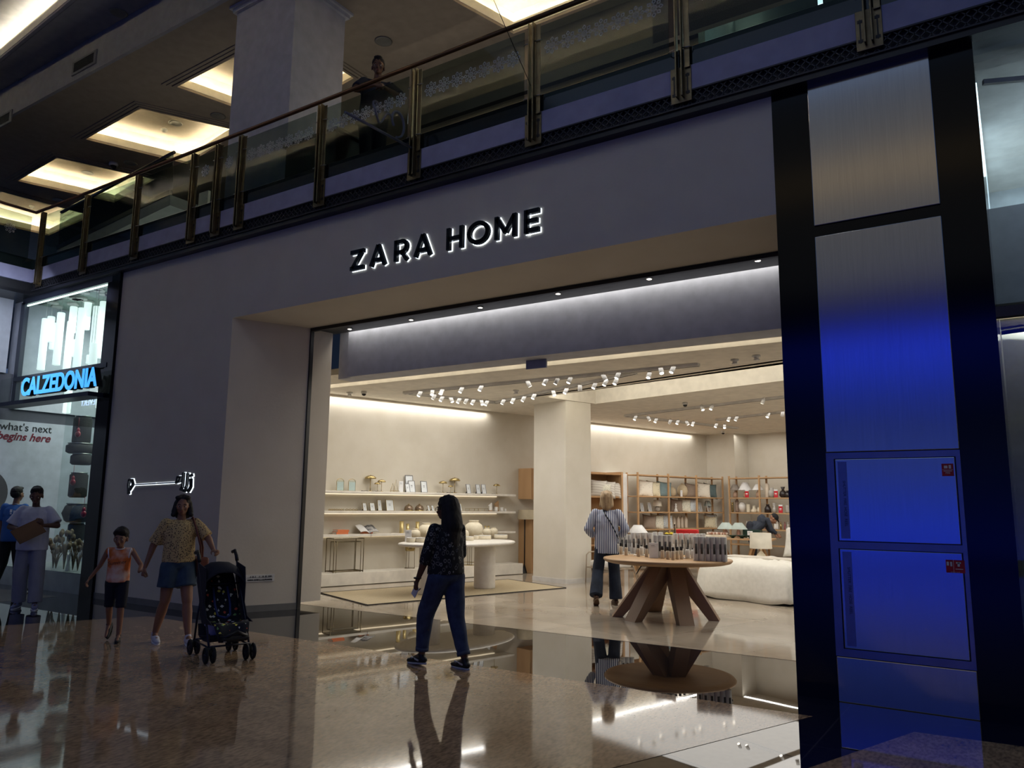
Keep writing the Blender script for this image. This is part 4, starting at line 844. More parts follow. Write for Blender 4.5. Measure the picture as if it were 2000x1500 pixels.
def mk_jar():
    t = thing('lidded_jar', '', 'jar'); m = MB(); m.lathe([(.03, 0), (.034, .01), (.034, .06), (.028, .066)]); m.build('body', ceramw, t)
    m = MB(); m.lathe([(.036, .066), (.036, .08), (.02, .086)]); m.build('lid', ceramw, t); return t
jar = Kind(mk_jar)
for x, s_, lb in ((969, 1.1, 'left white lidded jar beside the horse head'), (980, 1.0, 'middle white lidded jar on the middle shelf'), (987, .65, 'smallest white lidded jar at the end of the middle shelf')): jar.put(onw(x, 998, .22, 1.366), 0, lb, 'white jars on the middle shelf', s_)
# lowest shelf: books and gold vases
ob = mat('orange_cover', (226, 126, 74), .6)
def mk_book():
    t = thing('book', '', 'book'); m = MB(); m.bbox(-.125, .125, -.09, .09, 0, .006, r=.002); m.bbox(-.125, .125, -.09, .09, .034, .04, r=.002); m.bbox(-.125, .125, -.09, -.084, 0, .04, r=.002); m.build('cover', ob, t)
    m = MB(); m.box(-.12, .12, -.083, .085, .006, .034); m.build('pages', paper, t); return t
bk_ = Kind(mk_book); B = onw(664, 1046, .16, .931)
bk_.put(B, WR, 'lower of the two orange books on the lowest shelf', 'orange books'); bk_.put(B+Vector((.0, .02, .0405)), WR+.05, 'upper of the two orange books on the lowest shelf', 'orange books')
B = onw(716, 1044, .17, .931); t = thing('open_book', 'large open art book propped on the lowest shelf', 'book', B, WR)
tl = Matrix.Rotation(.45, 4, 'X')
for sx, nm, pm in ((-1, 'left_page', paper), (1, 'right_page', mat('photo_page', (58, 58, 62), .5, c2=(190, 190, 192), nscale=9, nmix=.2))):
    m = MB(); rs = []
    for i in range(7):
        x = sx*i*.033; zz_ = .03*math.sin(i/6*math.pi)+.02+i*.004
        rs.append([tl @ Vector((x, -.12, zz_)), tl @ Vector((x, .14, zz_)), tl @ Vector((x, .14, zz_-.014)), tl @ Vector((x, -.12, zz_-.014))])
    m.rings(rs, True, False); m.bm.transform(Matrix.Translation((0, 0, .055))); m.build(nm, pm, t)
m = MB(); m.bbox(-.1, .1, -.06, .08, 0, .035, r=.004); m.build('book_rest', ob, t)
m = MB(); m.tube([(0, -.1, .03), (.01, -.15, .0), (.0, -.165, -.06)], .003, 5); m.build('ribbon', mat('plum_ribbon', (70, 40, 70), .7), t)
def mk_vase():
    t = thing('gold_vase', '', 'vase'); m = MB(); m.lathe([(.038, 0), (.04, .01), (.04, .22), (.036, .22), (.036, .02)], cap=False); m.lathe([(.038, 0), (.02, .004)]); m.build('body', mat('pale_gold_glass', (222, 200, 140), .15, .5), t)
    m = MB(); m.tube([(.04*math.cos(a), .04*math.sin(a), .22) for a in [k*math.pi/8 for k in range(16)]], .003, 6, True); m.build('rim', brass, t); return t
vs = Kind(mk_vase)
for x, s_, lb in ((784, 1.05, 'left tall gold glass vase on the lowest shelf'), (796, .82, 'short gold glass vase behind the white card'), (815, 1.0, 'right gold glass vase near the woman\'s shoulder')): vs.put(onw(x, 1042, .2, .931), 0, lb, 'gold vases on the lowest shelf', s_)
for x in (948, 954): vs.put(onw(x, 1036, .18, .931), 0, ['left', 'right'][x > 950]+' small candle holder on the lowest shelf behind the pale vases', 'candle holders on the lowest shelf', .55)
# brass nesting console tables on the plinth
def mk_console():
    t = thing('console_table', '', 'console table'); r = .008; L, D, H = .31, .15, .62
    for sx in (-1, 1):
        for sy in (-1, 1):
            m = MB(); m.cyl((sx*L, sy*D, 0), (sx*L, sy*D, H), r, 8); m.build('leg', brassd, t)
    m = MB()
    for z in (.02, H):
        m.tube([(-L, -D, z), (L, -D, z), (L, D, z), (-L, D, z)], r, 8, True)
    m.build('rails', brassd, t); m = MB(); m.box(-L, L, -D, D, H-.004, H+.004); m.build('tabletop', mat('clear_top', (200, 200, 190), .1), t); return t
cs = Kind(mk_console)
B = onw(672, 1120, .24, .236); cs.put(B, WR, 'taller brass wire console table on the white plinth at left', 'nesting brass consoles'); cs.put(B+UU*.03, WR, 'lower brass wire console nested under the taller one', 'nesting brass consoles', (.82, .78, .9))
B = onw(800, 1108, .22, .236); t = thing('planter', 'gold planter on a thin wire stand behind the white table', 'planter', B)
m = MB(); m.lathe([(.09, .34), (.10, .36), (.10, .50), (.095, .50), (.09, .37)]); m.build('pot', brass, t)
for k in range(3):
    a = k*2.1+.4; m = MB(); m.cyl((.09*math.cos(a), .09*math.sin(a), .36), (.1*math.cos(a), .1*math.sin(a), 0), .005, 6); m.build('leg', brassd, t)
m = MB(); m.tube([(.1*math.cos(a), .1*math.sin(a), .006) for a in [k*math.pi/10 for k in range(20)]], .005, 6, True); m.build('foot_ring', brassd, t)
B = onw(917, 1098, .24, .236); t = thing('clothes_stand', 'slender brass stand standing on the plinth behind the white table', 'stand', B)
m = MB(); m.box(-.1, .1, -.08, .08, .0, .012); m.box(-.1, .1, -.08, .08, .06, .068); m.build('base', brass, t)
for sx in (-.05, 0, .05): m = MB(); m.cyl((sx, 0, .01), (sx, 0, .58), .005, 6); m.build('rod', brassd, t)
# white oval display table
TC = Vector((2.36, 1.42)); d_ = Vector((-.2, 1.35)).normalized(); ta = math.atan2(d_.y, d_.x)
t = thing('display_table', 'long oval white display table on two drum legs standing on the rug', 'table', I(TC.x, TC.y, .012), AI+ta); TH = .85
m = MB(); m.lathe([(.9, TH-.065), (.97, TH-.055), (1.0, TH-.03), (.985, TH-.008), (.95, TH)], sx=1.28, sy=.72, seg=64); m.build('tabletop', white_stone, t)
for sx in (-.68, .68):
    m = MB(); m.lathe([(.19, 0), (.195, .02), (.195, TH-.07), (.19, TH-.06)], (sx, 0, 0), 36); m.build('leg', white_stone, t)
TZ = .8625
def mk_bigjar():
    t = thing('round_vase', '', 'vase'); m = MB(); m.lathe([(.07, 0), (.11, .03), (.155, .10), (.16, .16), (.14, .22), (.09, .258), (.078, .262), (.078, .285), (.085, .29), (.07, .29), (.06, .25)]); m.build('body', ceram, t)
    m = MB(); m.tube([(.08*math.cos(a), .08*math.sin(a), .289) for a in [k*math.pi/10 for k in range(20)]], .008, 6, True); m.build('rim', ceram, t); return t
bj = Kind(mk_bigjar)
def ont(px, py): return Zp(px, py, TZ)
for x, y, s_, lb in ((925, 1051, 1.15, 'largest round cream vase on the white table, right of the woman'), (951, 1047, .58, 'small round cream vase right of the largest one'), (964, 1046, .58, 'rightmost small round cream vase on the white table'), (832, 1050, .95, 'round cream vase left of the woman\'s shoulder'), (811, 1051, .6, 'small round cream vase beside the white card'), (841, 1051, .62, 'small round cream vase touching the woman\'s outline'), (905, 1053, .66, 'small cream vase half hidden behind the woman\'s back')):
    bj.put(ont(x, y), random.random()*3, lb, 'cream vases on the white table', s_)
def mk_drum():
    t = thing('round_box', '', 'box'); m = MB(); m.lathe([(.10, 0), (.105, .004), (.105, .055), (.10, .055), (.10, .012), (.01, .012)], seg=32); m.build('wall', ceram, t)
    m = MB(); m.lathe([(.104, .055), (.107, .058), (.100, .061), (.097, .056)], seg=32, cap=False); m.build('rim', ceramw, t); return t
dr = Kind(mk_drum)
for x, y, s_, lb in ((803, 1059, .8, 'left low round cream box on the white table'), (825, 1059, 1.2, 'low round cream box left of the woman'), (917, 1056, .7, 'low round box just right of the woman'), (930, 1054, .45, 'smallest low round box on the white table'), (947, 1053.5, 1.12, 'low round cream box in front of the small vases'), (978, 1052, 1.25, 'rightmost low round cream box on the white table')):
    dr.put(ont(x, y), 0, lb, 'low round boxes on the white table', (s_, s_, 1.25))
card.put(ont(797, 1058), AI+.8, 'white information card standing at the left end of the white table', None, (1.1, 1, 1.0))
# floor lamp and oak cupboards behind the pillar
B = I(.75, 4.75, 0); B = Vector(Zp(1024, 1119)); 
t = thing('floor_lamp', 'floor lamp with a wide beige shade and black cone foot left of the pillar', 'lamp', B)
m = MB(); m.lathe([(.085, .002), (.08, .01), (.01, .19)], B, 24); m.build('base', blk, t, True)
m = MB(); m.cyl(B+Vector((0, 0, .15)), B+Vector((0, 0, 1.28)), .012, 10); m.build('pole', blk, t, True)
m = MB(); m.lathe([(.22, 1.19), (.2, 1.4), (.19, 1.4), (.21, 1.19)], B+UU*.08, 32, cap=False); m.build('lamp_shade', mat('linen_shade', (190, 176, 148), .8), t, True)
t = thing('wall_cupboard', 'pale oak cupboard mounted high at the end of the left wall', 'cupboard', I(.1, 5.1, 1.65))
m = MB(); m.bbox(.002, .45, 4.86, 5.6, 1.64, 2.34, MI, .006); m.build('body', oak, t, True)
m = MB(); m.bbox(.455, .47, 4.88, 5.58, 1.66, 2.32, MI, .004); m.build('door', oakd, t, True)
t = thing('oak_cabinet', 'tall pale oak cabinet standing behind the beige floor lamp', 'cabinet', I(.1, 5.1, 0))
m = MB(); m.bbox(.002, .45, 4.88, 5.6, .004, 1.24, MI, .006); m.build('body', oak, t, True)
for z0, z1 in ((.06, .6), (.62, 1.2)): m = MB(); m.bbox(.455, .47, 4.9, 5.58, z0, z1, MI, .004); m.build('door', oakd, t, True)
# round oak table with five splayed legs
RC = Vector((-4.22, 10.41, .003)); t = thing('round_table', 'large round oak table on splayed dark beam legs by the entrance', 'table', RC); RH = .80
m = MB(); m.lathe([(.80, RH-.065), (.86, RH-.05), (.885, RH-.022), (.88, RH-.004), (.86, RH)], seg=72); m.build('tabletop', tabletop_m, t)
feet = [Zp(1240, 1191), Zp(1280, 1206), Zp(1374, 1216), Zp(1334, 1203), Zp(1250, 1188)]
for k, (a, rr) in enumerate(((3.62, .70), (4.33, .66), (5.42, .68), (.25, .62), (2.3, .62))):
    f_ = Vector((rr*math.cos(a), rr*math.sin(a), 0)); tp = Vector((.10*math.cos(a+.5), .10*math.sin(a+.5), RH-.06)); sd = Vector((-math.sin(a), math.cos(a), 0))*.10; ra = Vector((math.cos(a), math.sin(a), 0))*.07
    m = MB(); m.hexa([f_-sd-ra, f_+sd-ra, f_+sd+ra, f_-sd+ra, tp-sd-ra*2, tp+sd-ra*2, tp+sd+ra*2, tp-sd+ra*2]); m.build('leg', walnut, t)
RZ = RH+.0035
tubm = mat('grey_card_tube', (206, 204, 200), .7)
def mk_tube():
    t = thing('diffuser_box', '', 'box'); m = MB(); m.lathe([(.038, 0), (.039, .003), (.039, .152), (.0375, .155), (.0375, .157), (.039, .16), (.039, .307), (.038, .31)], seg=20); m.build('tube', tubm, t)
    m = MB(); m.rings([[Vector((.0398*math.cos(a), .0398*math.sin(a), z)) for a in [-2.3+.11*i for i in range(8)]]+[Vector((.0385*math.cos(a), .0385*math.sin(a), z)) for a in [-2.3+.11*(7-i) for i in range(8)]] for z in (.09, .22)]); m.build('label', mat('dark_label', (66, 64, 62), .6), t); return t
tb = Kind(mk_tube)
TBS = [((1214, 1222, 1231), 1077, .84, 'left back'), ((1237, 1248, 1259, 1270), 1081, 1.0, 'left centre'), ((1281, 1290, 1300, 1309), 1089, 1.0, 'front centre'), ((1280, 1291), 1079, 1.0, 'middle back'),
       ((1320, 1331, 1342, 1353, 1364, 1374), 1083, 1.0, 'right back'), ((1360, 1371, 1383, 1394, 1405, 1415), 1095, 1.02, 'right front')]
ordn = ['first', 'second', 'third', 'fourth', 'fifth', 'sixth']
for xs_, y, s_, nm in TBS:
    for k, x in enumerate(xs_): tb.put(Zp(x, y+(k*.4 if nm == 'right front' else 0), RZ), .9+random.uniform(-.3, .3), '%s tall grey tube from left, %s row, round table' % (ordn[k], nm), 'tall grey tubes on the round table', (1, 1, s_))
def mk_bottle():
    t = thing('spray_bottle', '', 'bottle'); m = MB(); m.lathe([(.022, 0), (.025, .004), (.025, .10), (.02, .112), (.012, .118)], seg=18); m.build('body', mat('beige_glass', (206, 190, 166), .35), t)
    m = MB(); m.lathe([(.017, .118), (.018, .12), (.018, .165), (.016, .168)], seg=16); m.build('cap', blk, t); return t
btl = Kind(mk_bottle)
for k, (x, y) in enumerate(((1212.7, 1082.7), (1223, 1084.7), (1247, 1087), (1263, 1088), (1294, 1091), (1304.5, 1092.5), (1314.7, 1093.5), (1322.7, 1092.5), (1331, 1092))):
    btl.put(Zp(x, y, RZ), 0, ['first', 'second', 'third', 'fourth', 'fifth', 'sixth', 'seventh', 'eighth', 'ninth'][k]+' small beige bottle with black cap from the left, front of the round table', 'beige bottles on the round table')
def mk_reed():
    t = thing('reed_diffuser', '', 'diffuser'); m = MB(); m.lathe([(.028, 0), (.03, .004), (.03, .085), (.02, .1), (.012, .104)], seg=18); m.build('bottle', mat('milk_glass', (214, 208, 198), .3), t)
    m = MB(); m.lathe([(.015, .104), (.015, .12)], seg=12); m.build('collar', blk, t)
    for i in range(5): a = i*1.3; m = MB(); m.cyl((0, 0, .05), (.035*math.cos(a), .035*math.sin(a), .24), .0018, 5); m.build('reed', blk, t)
    return t
rd = Kind(mk_reed)
for x, y, lb in ((1206.5, 1077, 'leftmost reed diffuser on the round table by the woman'), (1253, 1083.5, 'reed diffuser between the two left rows of tubes'), (1343, 1089.5, 'reed diffuser left of the right front row of tubes'), (1354, 1090.5, 'reed diffuser touching the right front row of tubes')): rd.put(Zp(x, y, RZ+.012), random.random()*3, lb, 'reed diffusers on the round table', 1.15)
for x, y, w_, lb in ((1206, 1078, .12, 'leftmost'), (1251, 1085, .2, 'middle'), (1348, 1090.5, .17, 'right')):
    P = Zp(x, y, RZ); m = MB(); m.bbox(-w_/2, w_/2, -.05, .05, 0, .0115, Matrix.Translation(P) @ rotz(YAW), .003); m.build('tester_tray', ceramw, label=lb+' small white tester tray under the reed diffusers', cat='tray')
card.put(Zp(1277, 1090, RZ), YAW, 'grey-white price card at the front of the round table', None, (1.25, 1, 1.05))
P = Zp(1303, 1093, RZ); m = MB()
# armchair
fabw = mat('boucle_white', (232, 228, 220), .9, bump=.5, bscale=90)
ac = Zi(1158, 1140, 0); AC = I(3.05, 4.62, .002)
t = thing('armchair', 'low armchair with white cushions and slim pale frame beside the pillar', 'chair', AC, AI-.15)
m = MB(); m.bbox(-.3, .3, -.3, .3, .32, .45, r=.05, seg=4); m.build('seat_cushion', fabw, t)
m = MB(); m.bbox(-.3, .3, -.07, .07, 0, .48, Matrix.Translation((0, .30, .42)) @ Matrix.Rotation(-.22, 4, 'X'), .05, 4); m.build('back_cushion', fabw, t)
for sx in (-1, 1):
    m = MB(); m.tube([(sx*.36, -.34, 0), (sx*.35, -.32, .55), (sx*.35, -.26, .60), (sx*.35, .2, .62), (sx*.34, .36, .82)], .013, 8); m.build('arm_frame', mat('pale_frame', (176, 160, 140), .4), t)
    m = MB(); m.tube([(sx*.35, .18, .62), (sx*.36, .40, 0)], .013, 8); m.build('leg', MATS['pale_frame'], t)
m = MB(); m.tube([(-.35, -.3, .31), (.35, -.3, .31), (.35, .3, .31), (-.35, .3, .31)], .012, 8, True); m.build('seat_rail', MATS['pale_frame'], t)
# leather bench with black legs
t = thing('leather_bench', 'long dark leather bench on thin black legs behind the round table', 'bench', I(2.78, 6.95, .002), AI+.95)
m = MB(); m.bbox(-.85, .85, -.33, .33, .30, .43, r=.04, seg=4); m.build('seat', mat('brown_leather', (74, 50, 40), .45), t)
for sx in (-1, 1):
    for sy in (-1, 1): m = MB(); m.cyl((sx*.6, sy*.22, .31), (sx*.78, sy*.28, 0), .016, 8, .011); m.build('leg', blk, t)
# bed
bedm = mat('bed_linen', (228, 224, 214), .85, c2=(220, 216, 205), nscale=16, nmix=.3, bump=1.0, bscale=4)
t = thing('bed', 'bed dressed with a bulging pale patterned duvet at the right of the opening', 'bed', I(6.2, 5.3, .004), AI)
m = MB(); m.bbox(-.86, 1.0, -.86, 1.0, .16, .36, r=.03); m.build('mattress', fabw, t)
m = MB(); rs = []
N = 56
for k, (s_, z) in enumerate(((1.03, .025), (1.03, .12), (1.02, .26), (1.0, .40), (.975, .50), (.94, .565), (.88, .605), (.7, .625), (.4, .635), (.15, .638))):
    ring = []
    for i in range(N):
        a = 2*math.pi*i/N; ca, sa = math.cos(a), math.sin(a); e = .42; x = math.copysign(abs(ca)**e, ca); y = math.copysign(abs(sa)**e, sa)
        wv = (.045*math.sin(i*1.9+k*.3)+.035*math.sin(i*.83+1)+.02*math.sin(i*3.1)) * (1.15, 1, .8, .55, .35, .25, .15, .1, .1, .1)[k]
        ring.append(Vector((x*(1.03*s_+wv), .02+y*(1.06*s_+wv), z+(.02*math.sin(i*.7) if k == 0 else .012*math.sin(i*1.1+k)))))
    rs.append(ring)
m.rings(rs); m.build('duvet', bedm, t)
m = MB(); m.bbox(-.95, .95, -.2, .25, .625, .655, r=.012); m.build('throw', mat('pale_throw', (214, 206, 192), .9), t)
def mk_cushion():
    t = thing('cushion', '', 'cushion'); rs = []; bm2 = MB(); n = 12
    g = [[Vector(((i/n-.5), 0, (j/n-.5))) for i in range(n+1)] for j in range(n+1)]
    bm = bm2.bm
    for sgn in (1, -1):
        vv = []
        for j in range(n+1):
            row = []
            for i in range(n+1):
                x, z = (i/n-.5)*2, (j/n-.5)*2; th = .17*((1-abs(x)**2.4)*(1-abs(z)**2.4))**.6; pin = 1-.10*(1-x*x)*0-.07*(1-abs(x))*0
                kx = 1-.10*(1-z*z); kz = 1-.10*(1-x*x); row.append(bm.verts.new((x/2*(kx if True else 1), sgn*th, z/2*kz+.46)))
            vv.append(row)
        for j in range(n):
            for i in range(n): f = bm.faces.new((vv[j][i], vv[j][i+1], vv[j+1][i+1], vv[j+1][i])); f.smooth = True
    bmesh.ops.remove_doubles(bm, verts=bm.verts, dist=1e-4)
    o = bm2.build('cover', fabw, t); return t
cu = Kind(mk_cushion)
cmats = {'arrow': cellmat('arrow_print', (228, 220, 204), [(96, 90, 84), (150, 140, 120)], 7, .34, .9, (1, .01, 1.6), inner=.28, dist='MANHATTAN'), 'cream': cellmat('leaf_print', (222, 212, 182), [(120, 116, 96), (180, 168, 128)], 9, .24, .9, (1, .01, 1), inner=.15),
         'teal': mat('teal_linen', (136, 158, 160), .9, bump=.4, bscale=60), 'brown': mat('taupe_linen', (150, 132, 116), .9), 'floral': cellmat('floral_print', (222, 218, 200), [(170, 160, 130), (150, 164, 150), (196, 180, 150)], 16, .3, .9, (1, .01, 1)),
         'bluefl': cellmat('blue_floral_print', (214, 220, 222), [(128, 150, 170), (160, 178, 186)], 18, .3, .9, (1, .01, 1)), 'white': fabw, 'stripe': stripemat('pale_stripe_linen', (214, 208, 198), (196, 188, 176), 2.2, .9, 'Z')}
def cushion(loc, rz, mk, label, group, scale=.42, tilt=0):
    o = cu.put(loc, rz, label, group, scale)
    o.rotation_euler = (-.25, tilt, rz)
    for c_ in [k for k in bpy.data.objects if k.parent == o]:
        c_.data = c_.data.copy(); c_.data.materials[0] = cmats[mk]
    return o
cushion(I(6.2, 6.05, .66), AI, 'white', 'plump white pillow on the bed, left one', 'bed pillows', .55); cushion(I(6.85, 6.0, .66), AI-.1, 'floral', 'patterned pillow on the bed, right one', 'bed pillows', .55)
def shade_lamp(P, r0_, r1_, zs0, zs1, label, shm, bm_, br=.06, brz=.18):
    t = thing('table_lamp', label, 'lamp', P)
    m = MB(); m.lathe([(br*.8, 0), (br, brz*.3), (br*.9, brz*.7), (br*.3, brz), (.01, brz+.01), (.01, zs1-.02)]); m.build('base', bm_, t)
    m = MB(); m.lathe([(r0_, zs0), (r1_, zs1), (r1_-.006, zs1), (r0_-.006, zs0)], cap=False, seg=28); m.build('lamp_shade', shm, t); return t
linsh = mat('cream_shade', (234, 226, 208), .8); palegreen = mat('pale_green_shade', (176, 188, 180), .8); whsh = mat('white_shade', (238, 238, 236), .8)
t = thing('bedside_table', 'small bedside stand partly hidden behind the bed pillows', 'bedside table', I(5.05, 6.75, 0), AI)
m = MB(); m.bbox(-.22, .22, -.2, .2, .42, .46, r=.006); m.build('top', oak, t)
for sx in (-.19, .19):
    for sy in (-.17, .17): m = MB(); m.cyl((sx, sy, .42), (sx, sy, .003), .014, 8); m.build('leg', oak, t)
shade_lamp(I(5.05, 6.75, .461), .21, .20, .26, .56, 'bedside lamp with cream drum shade behind the bed', linsh, ceram, .09, .2)
t = thing('headboard', 'tall pale upholstered headboard at the right of the opening', 'headboard', I(6.2, 7.3, 0), AI)
m = MB(); m.bbox(-.75, 1.1, -.04, .04, .3, 1.28, r=.03, seg=3); m.build('panel', mat('pale_upholstery', (220, 212, 200), .9), t)
for sx in (-.6, .9): m = MB(); m.box(sx-.03, sx+.03, -.03, .03, .003, .32); m.build('leg', oak, t)
# oak shelf cabinet by the white pilaster and the two shelving units
def rack(name, M, xs_, D, zs, H, label, back=False):
    t = thing('shelving_unit', label, 'shelving unit', mx=M)
    for x in xs_:
        for y in (0.0, D-.04): m = MB(); m.box(x-.02, x+.02, y, y+.04, .003, H); m.build('post', oak, t)
    for z in zs: m = MB(); m.bbox(xs_[0]-.02, xs_[-1]+.02, .0, D, z-.032, z, r=.004); m.build('shelf', oak, t)
    if back: m = MB(); m.box(xs_[0], xs_[-1], D+.0, D+.02, .01, H); m.build('back_panel', oakd, t)
    return t
ZS = [.12, .52, .935, 1.37, 1.77, 2.31]
MU1 = Matrix.Translation(I(.70, 8.26, 0)) @ rotz(WR)
V1 = 12.0-8.34
xs_ = [0.02, 1.25, 2.47, 3.70]
rack('a', MU1, xs_, .40, ZS, 2.36, 'long oak shelving unit along the left wall full of cushions and vases')
B0, B1, B2 = (Pv(x, 1000, 11.7).x for x in (1425, 1484, 1547))
MU2 = Matrix.Translation(I(B0, 11.70, 0)) @ rotz(AI)
rack('b', MU2, [0, B1-B0, B2-B0+.05, B2-B0+1.0], .40, ZS, 2.36, 'oak shelving unit on the back wall with lamps and red signs')
t = thing('open_cabinet', 'tall open oak cabinet with pale cushions behind the striped shirt woman', 'cabinet', mx=Matrix.Translation(I(.72, 6.3, 0)) @ rotz(WR))
for x, w_ in ((-.02, .05), (1.32, .06)): m = MB(); m.box(x, x+w_, 0, .5, .003, 2.34); m.build('side_panel', oak, t)
for z in (.12, .6, 1.0, 1.33, 1.74, 2.30): m = MB(); m.bbox(.0, 1.32, .02, .5, z-.04, z, r=.004); m.build('shelf', oakd, t)
m = MB(); m.box(0, 1.36, .5, .52, .01, 2.34); m.build('back_panel', oakd, t)
def u1(x, y, z, u=.42): q_ = Pu(x, y, u); return I(u, min(q_.y, 11.62), z+.004)
G1 = 'cushions on the long oak shelving unit'
for x, z, mk, s_, rz, lb in ((1262, 1.77, 'arrow', .46, .3, 'white cushion with dark arrow marks at the top left of the oak shelving'), (1278, 1.77, 'cream', .44, .45, 'cream cushion with line pattern beside the arrow cushion'), (1298, 1.77, 'teal', .44, .2, 'plain grey-teal cushion in the left part of the top oak shelf'),
                             (1375, 1.77, 'arrow', .46, .2, 'white cushion with arrow marks in the right part of the top oak shelf'), (1392, 1.77, 'cream', .44, .4, 'cream patterned cushion in the right part of the top oak shelf'), (1407, 1.77, 'teal', .44, .4, 'grey-teal cushion at the right end of the top oak shelf'), (1352, 1.77, 'brown', .42, .2, 'taupe cushion behind the right arrow cushion'),
                             (1322, 1.37, 'brown', .38, .3, 'taupe cushion on the second oak shelf'), (1338, 1.37, 'floral', .42, .4, 'floral cushion in the middle of the second oak shelf'), (1354, 1.37, 'bluefl', .42, .5, 'pale blue floral cushion right on the second oak shelf'),
                             (1268, .935, 'brown', .40, .2, 'taupe cushion at the left of the third oak shelf'), (1284, .935, 'floral', .42, .4, 'floral cushion at the left of the third oak shelf'), (1302, .935, 'bluefl', .44, .5, 'pale blue cushion at the left of the third oak shelf'),
                             (1386, .935, 'cream', .38, .2, 'flat patterned cushion at the right of the third oak shelf'), (1402, .935, 'floral', .40, .3, 'floral cushion beside the bending person'), (1414, .935, 'bluefl', .44, .5, 'pale blue cushion leaning beside the bending person')):
    cushion(u1(x, 1000, z-.02, .52), .72+rz*.6, mk, lb, G1, s_, .12)
for x, z, mk, s_, lb in ((1168, 1.74, 'stripe', .46, 'left pale striped cushion in the open oak cabinet'), (1186, 1.74, 'stripe', .44, 'middle pale striped cushion in the open oak cabinet'), (1199, 1.74, 'stripe', .42, 'right pale striped cushion in the open oak cabinet'), (1180, 1.745, 'floral', .36, 'small patterned cushion behind the blonde head')):
    cushion(onw(x, 1000, .62 if 'small' not in lb else .7, z-.03), WR-.5, mk, lb, 'cushions in the open oak cabinet', s_, .1)
def folded(P, rz, n, w_, d_, mts, label, th=.035, cat='textile'):
    for k in range(n):
        m = MB(); m.bbox(-w_/2, w_/2, -d_/2, d_/2, k*th+.001, k*th+th-.002, Matrix.Translation(P) @ rotz(rz+random.uniform(-.06, .06)), .014, 3)
        m.build('folded_textile', mts[k % len(mts)], label=['lowest ', 'second ', 'third ', 'fourth ', 'fifth ', 'top '][k if k < n-1 else 5]+label, cat=cat, group=label+' stack')
fw_ = mat('pale_fold', (226, 218, 200), .9, c2=(200, 190, 168), nscale=30)
folded(onw(1204, 1000, .62, 1.004), WR, 3, .35, .28, [fw_], 'folded cream textile in the open oak cabinet', .05)
def mk_egg():
    t = thing('egg_vase', '', 'vase'); m = MB(); m.lathe([(.06, 0), (.11, .05), (.13, .13), (.11, .22), (.06, .28), (.03, .30)]); m.build('body', mat('sand_ceramic', (206, 190, 160), .8, c2=(190, 172, 140), nscale=30), t)
    m = MB(); m.lathe([(.032, .30), (.034, .315), (.024, .31)], cap=False); m.build('rim', MATS['sand_ceramic'], t); return t
eg = Kind(mk_egg); eg.put(u1(1313, 970, 1.77, .35), 0, 'smaller sand-coloured egg vase on the top oak shelf', 'sand egg vases', .85); eg.put(u1(1333, 970, 1.77, .38), 0, 'larger sand-coloured egg vase with a white card, top oak shelf', 'sand egg vases', 1.15)
card.put(u1(1331, 972, 1.77, .56), WR, 'white card in front of the larger egg vase', None, (.8, 1, .85))
fw2 = frame_kind(ceramw, paperg)
for x, z, s_, lb in ((1255, 1.37, .8, 'white frame at the left of the second oak shelf'), (1270, 1.37, .85, 'second white frame on the second oak shelf'), (1369, 1.37, .9, 'white frame right of the floral cushions'), (1386, 1.37, 1.0, 'largest white frame on the second oak shelf')): fw2.put(u1(x, 1000, z, .45), WR+.2, lb, 'white frames on the oak shelving', s_)
lmp = shade_lamp(u1(1284, 1000, 1.37, .38), .12, .10, .14, .30, 'grey stone lamp with rounded shade on the second oak shelf', linsh, mat('stone_grey', (186, 178, 166), .8), .07, .14)
shade_lamp(u1(1397, 1000, 1.37, .40), .11, .06, .16, .30, 'small lamp with pale cone shade right on the second oak shelf', palegreen, oak, .05, .14)
t = thing('figurine', 'small white ceramic figurine on the second oak shelf', 'figurine', u1(1320, 1000, 1.37, .55)); m = MB(); m.lathe([(.06, 0), (.04, .06), (.02, .1), (.035, .13), (.02, .17), (.03, .19), (.01, .22)]); m.build('body', ceramw, t); m = MB(); m.lathe([(.065, 0), (.065, .008)]); m.build('foot', ceramw, t)
def mk_tallbottle():
    t = thing('ceramic_bottle', '', 'bottle'); m = MB(); m.lathe([(.045, 0), (.05, .01), (.05, .22), (.03, .27), (.015, .30)]); m.build('body', mat('bone_ceramic', (220, 206, 186), .7), t)
    m = MB(); m.lathe([(.014, .30), (.014, .33)], seg=10); m.build('neck', MATS['bone_ceramic'], t); return t
tbt = Kind(mk_tallbottle)
for k, x in enumerate((1317, 1325, 1332, 1340)): tbt.put(u1(x, 1040, .935, .40+.05*(k % 2)), 0, ['first', 'second', 'third', 'fourth'][k]+' bone-coloured bottle from the left on the third oak shelf', 'bone bottles', 1.0)
# goods on the back unit
def b2(x, z, v=11.9, y=1000): return onb(x, y, v, z+.004)
for x, shm, s_, lb in ((1437, mat('grey_shade', (150, 140, 130), .8), 1, 'grey-brown cone shade lamp at the left of the back top shelf'), (1457, whsh, 1.15, 'large white cone shade lamp on the back top shelf'), (1482, whsh, 1.0, 'white cone shade lamp right of the large one, back top shelf')):
    o = shade_lamp(b2(x, 1.77), .16*s_, .06*s_, .2, .36*s_, lb, shm, mat('pale_wood_base', (190, 158, 134), .7), .06, .17)
def mk_redsign():
    t = thing('red_sign', '', 'sign'); m = MB(); m.bbox(-.055, .055, -.008, .008, 0, .17, r=.003); m.build('card', mat('sale_red', (206, 34, 48), .6), t)
    m = MB(); m.bbox(-.055, .055, -.008, .008, .17, .21, r=.003); m.build('top_strip', paper, t)
    m = MB(); m.box(-.03, .03, -.010, -.008, .09, .115); m.box(-.03, .03, -.010, -.008, .065, .07); m.build('print', paper, t); return t
rs_ = Kind(mk_redsign)
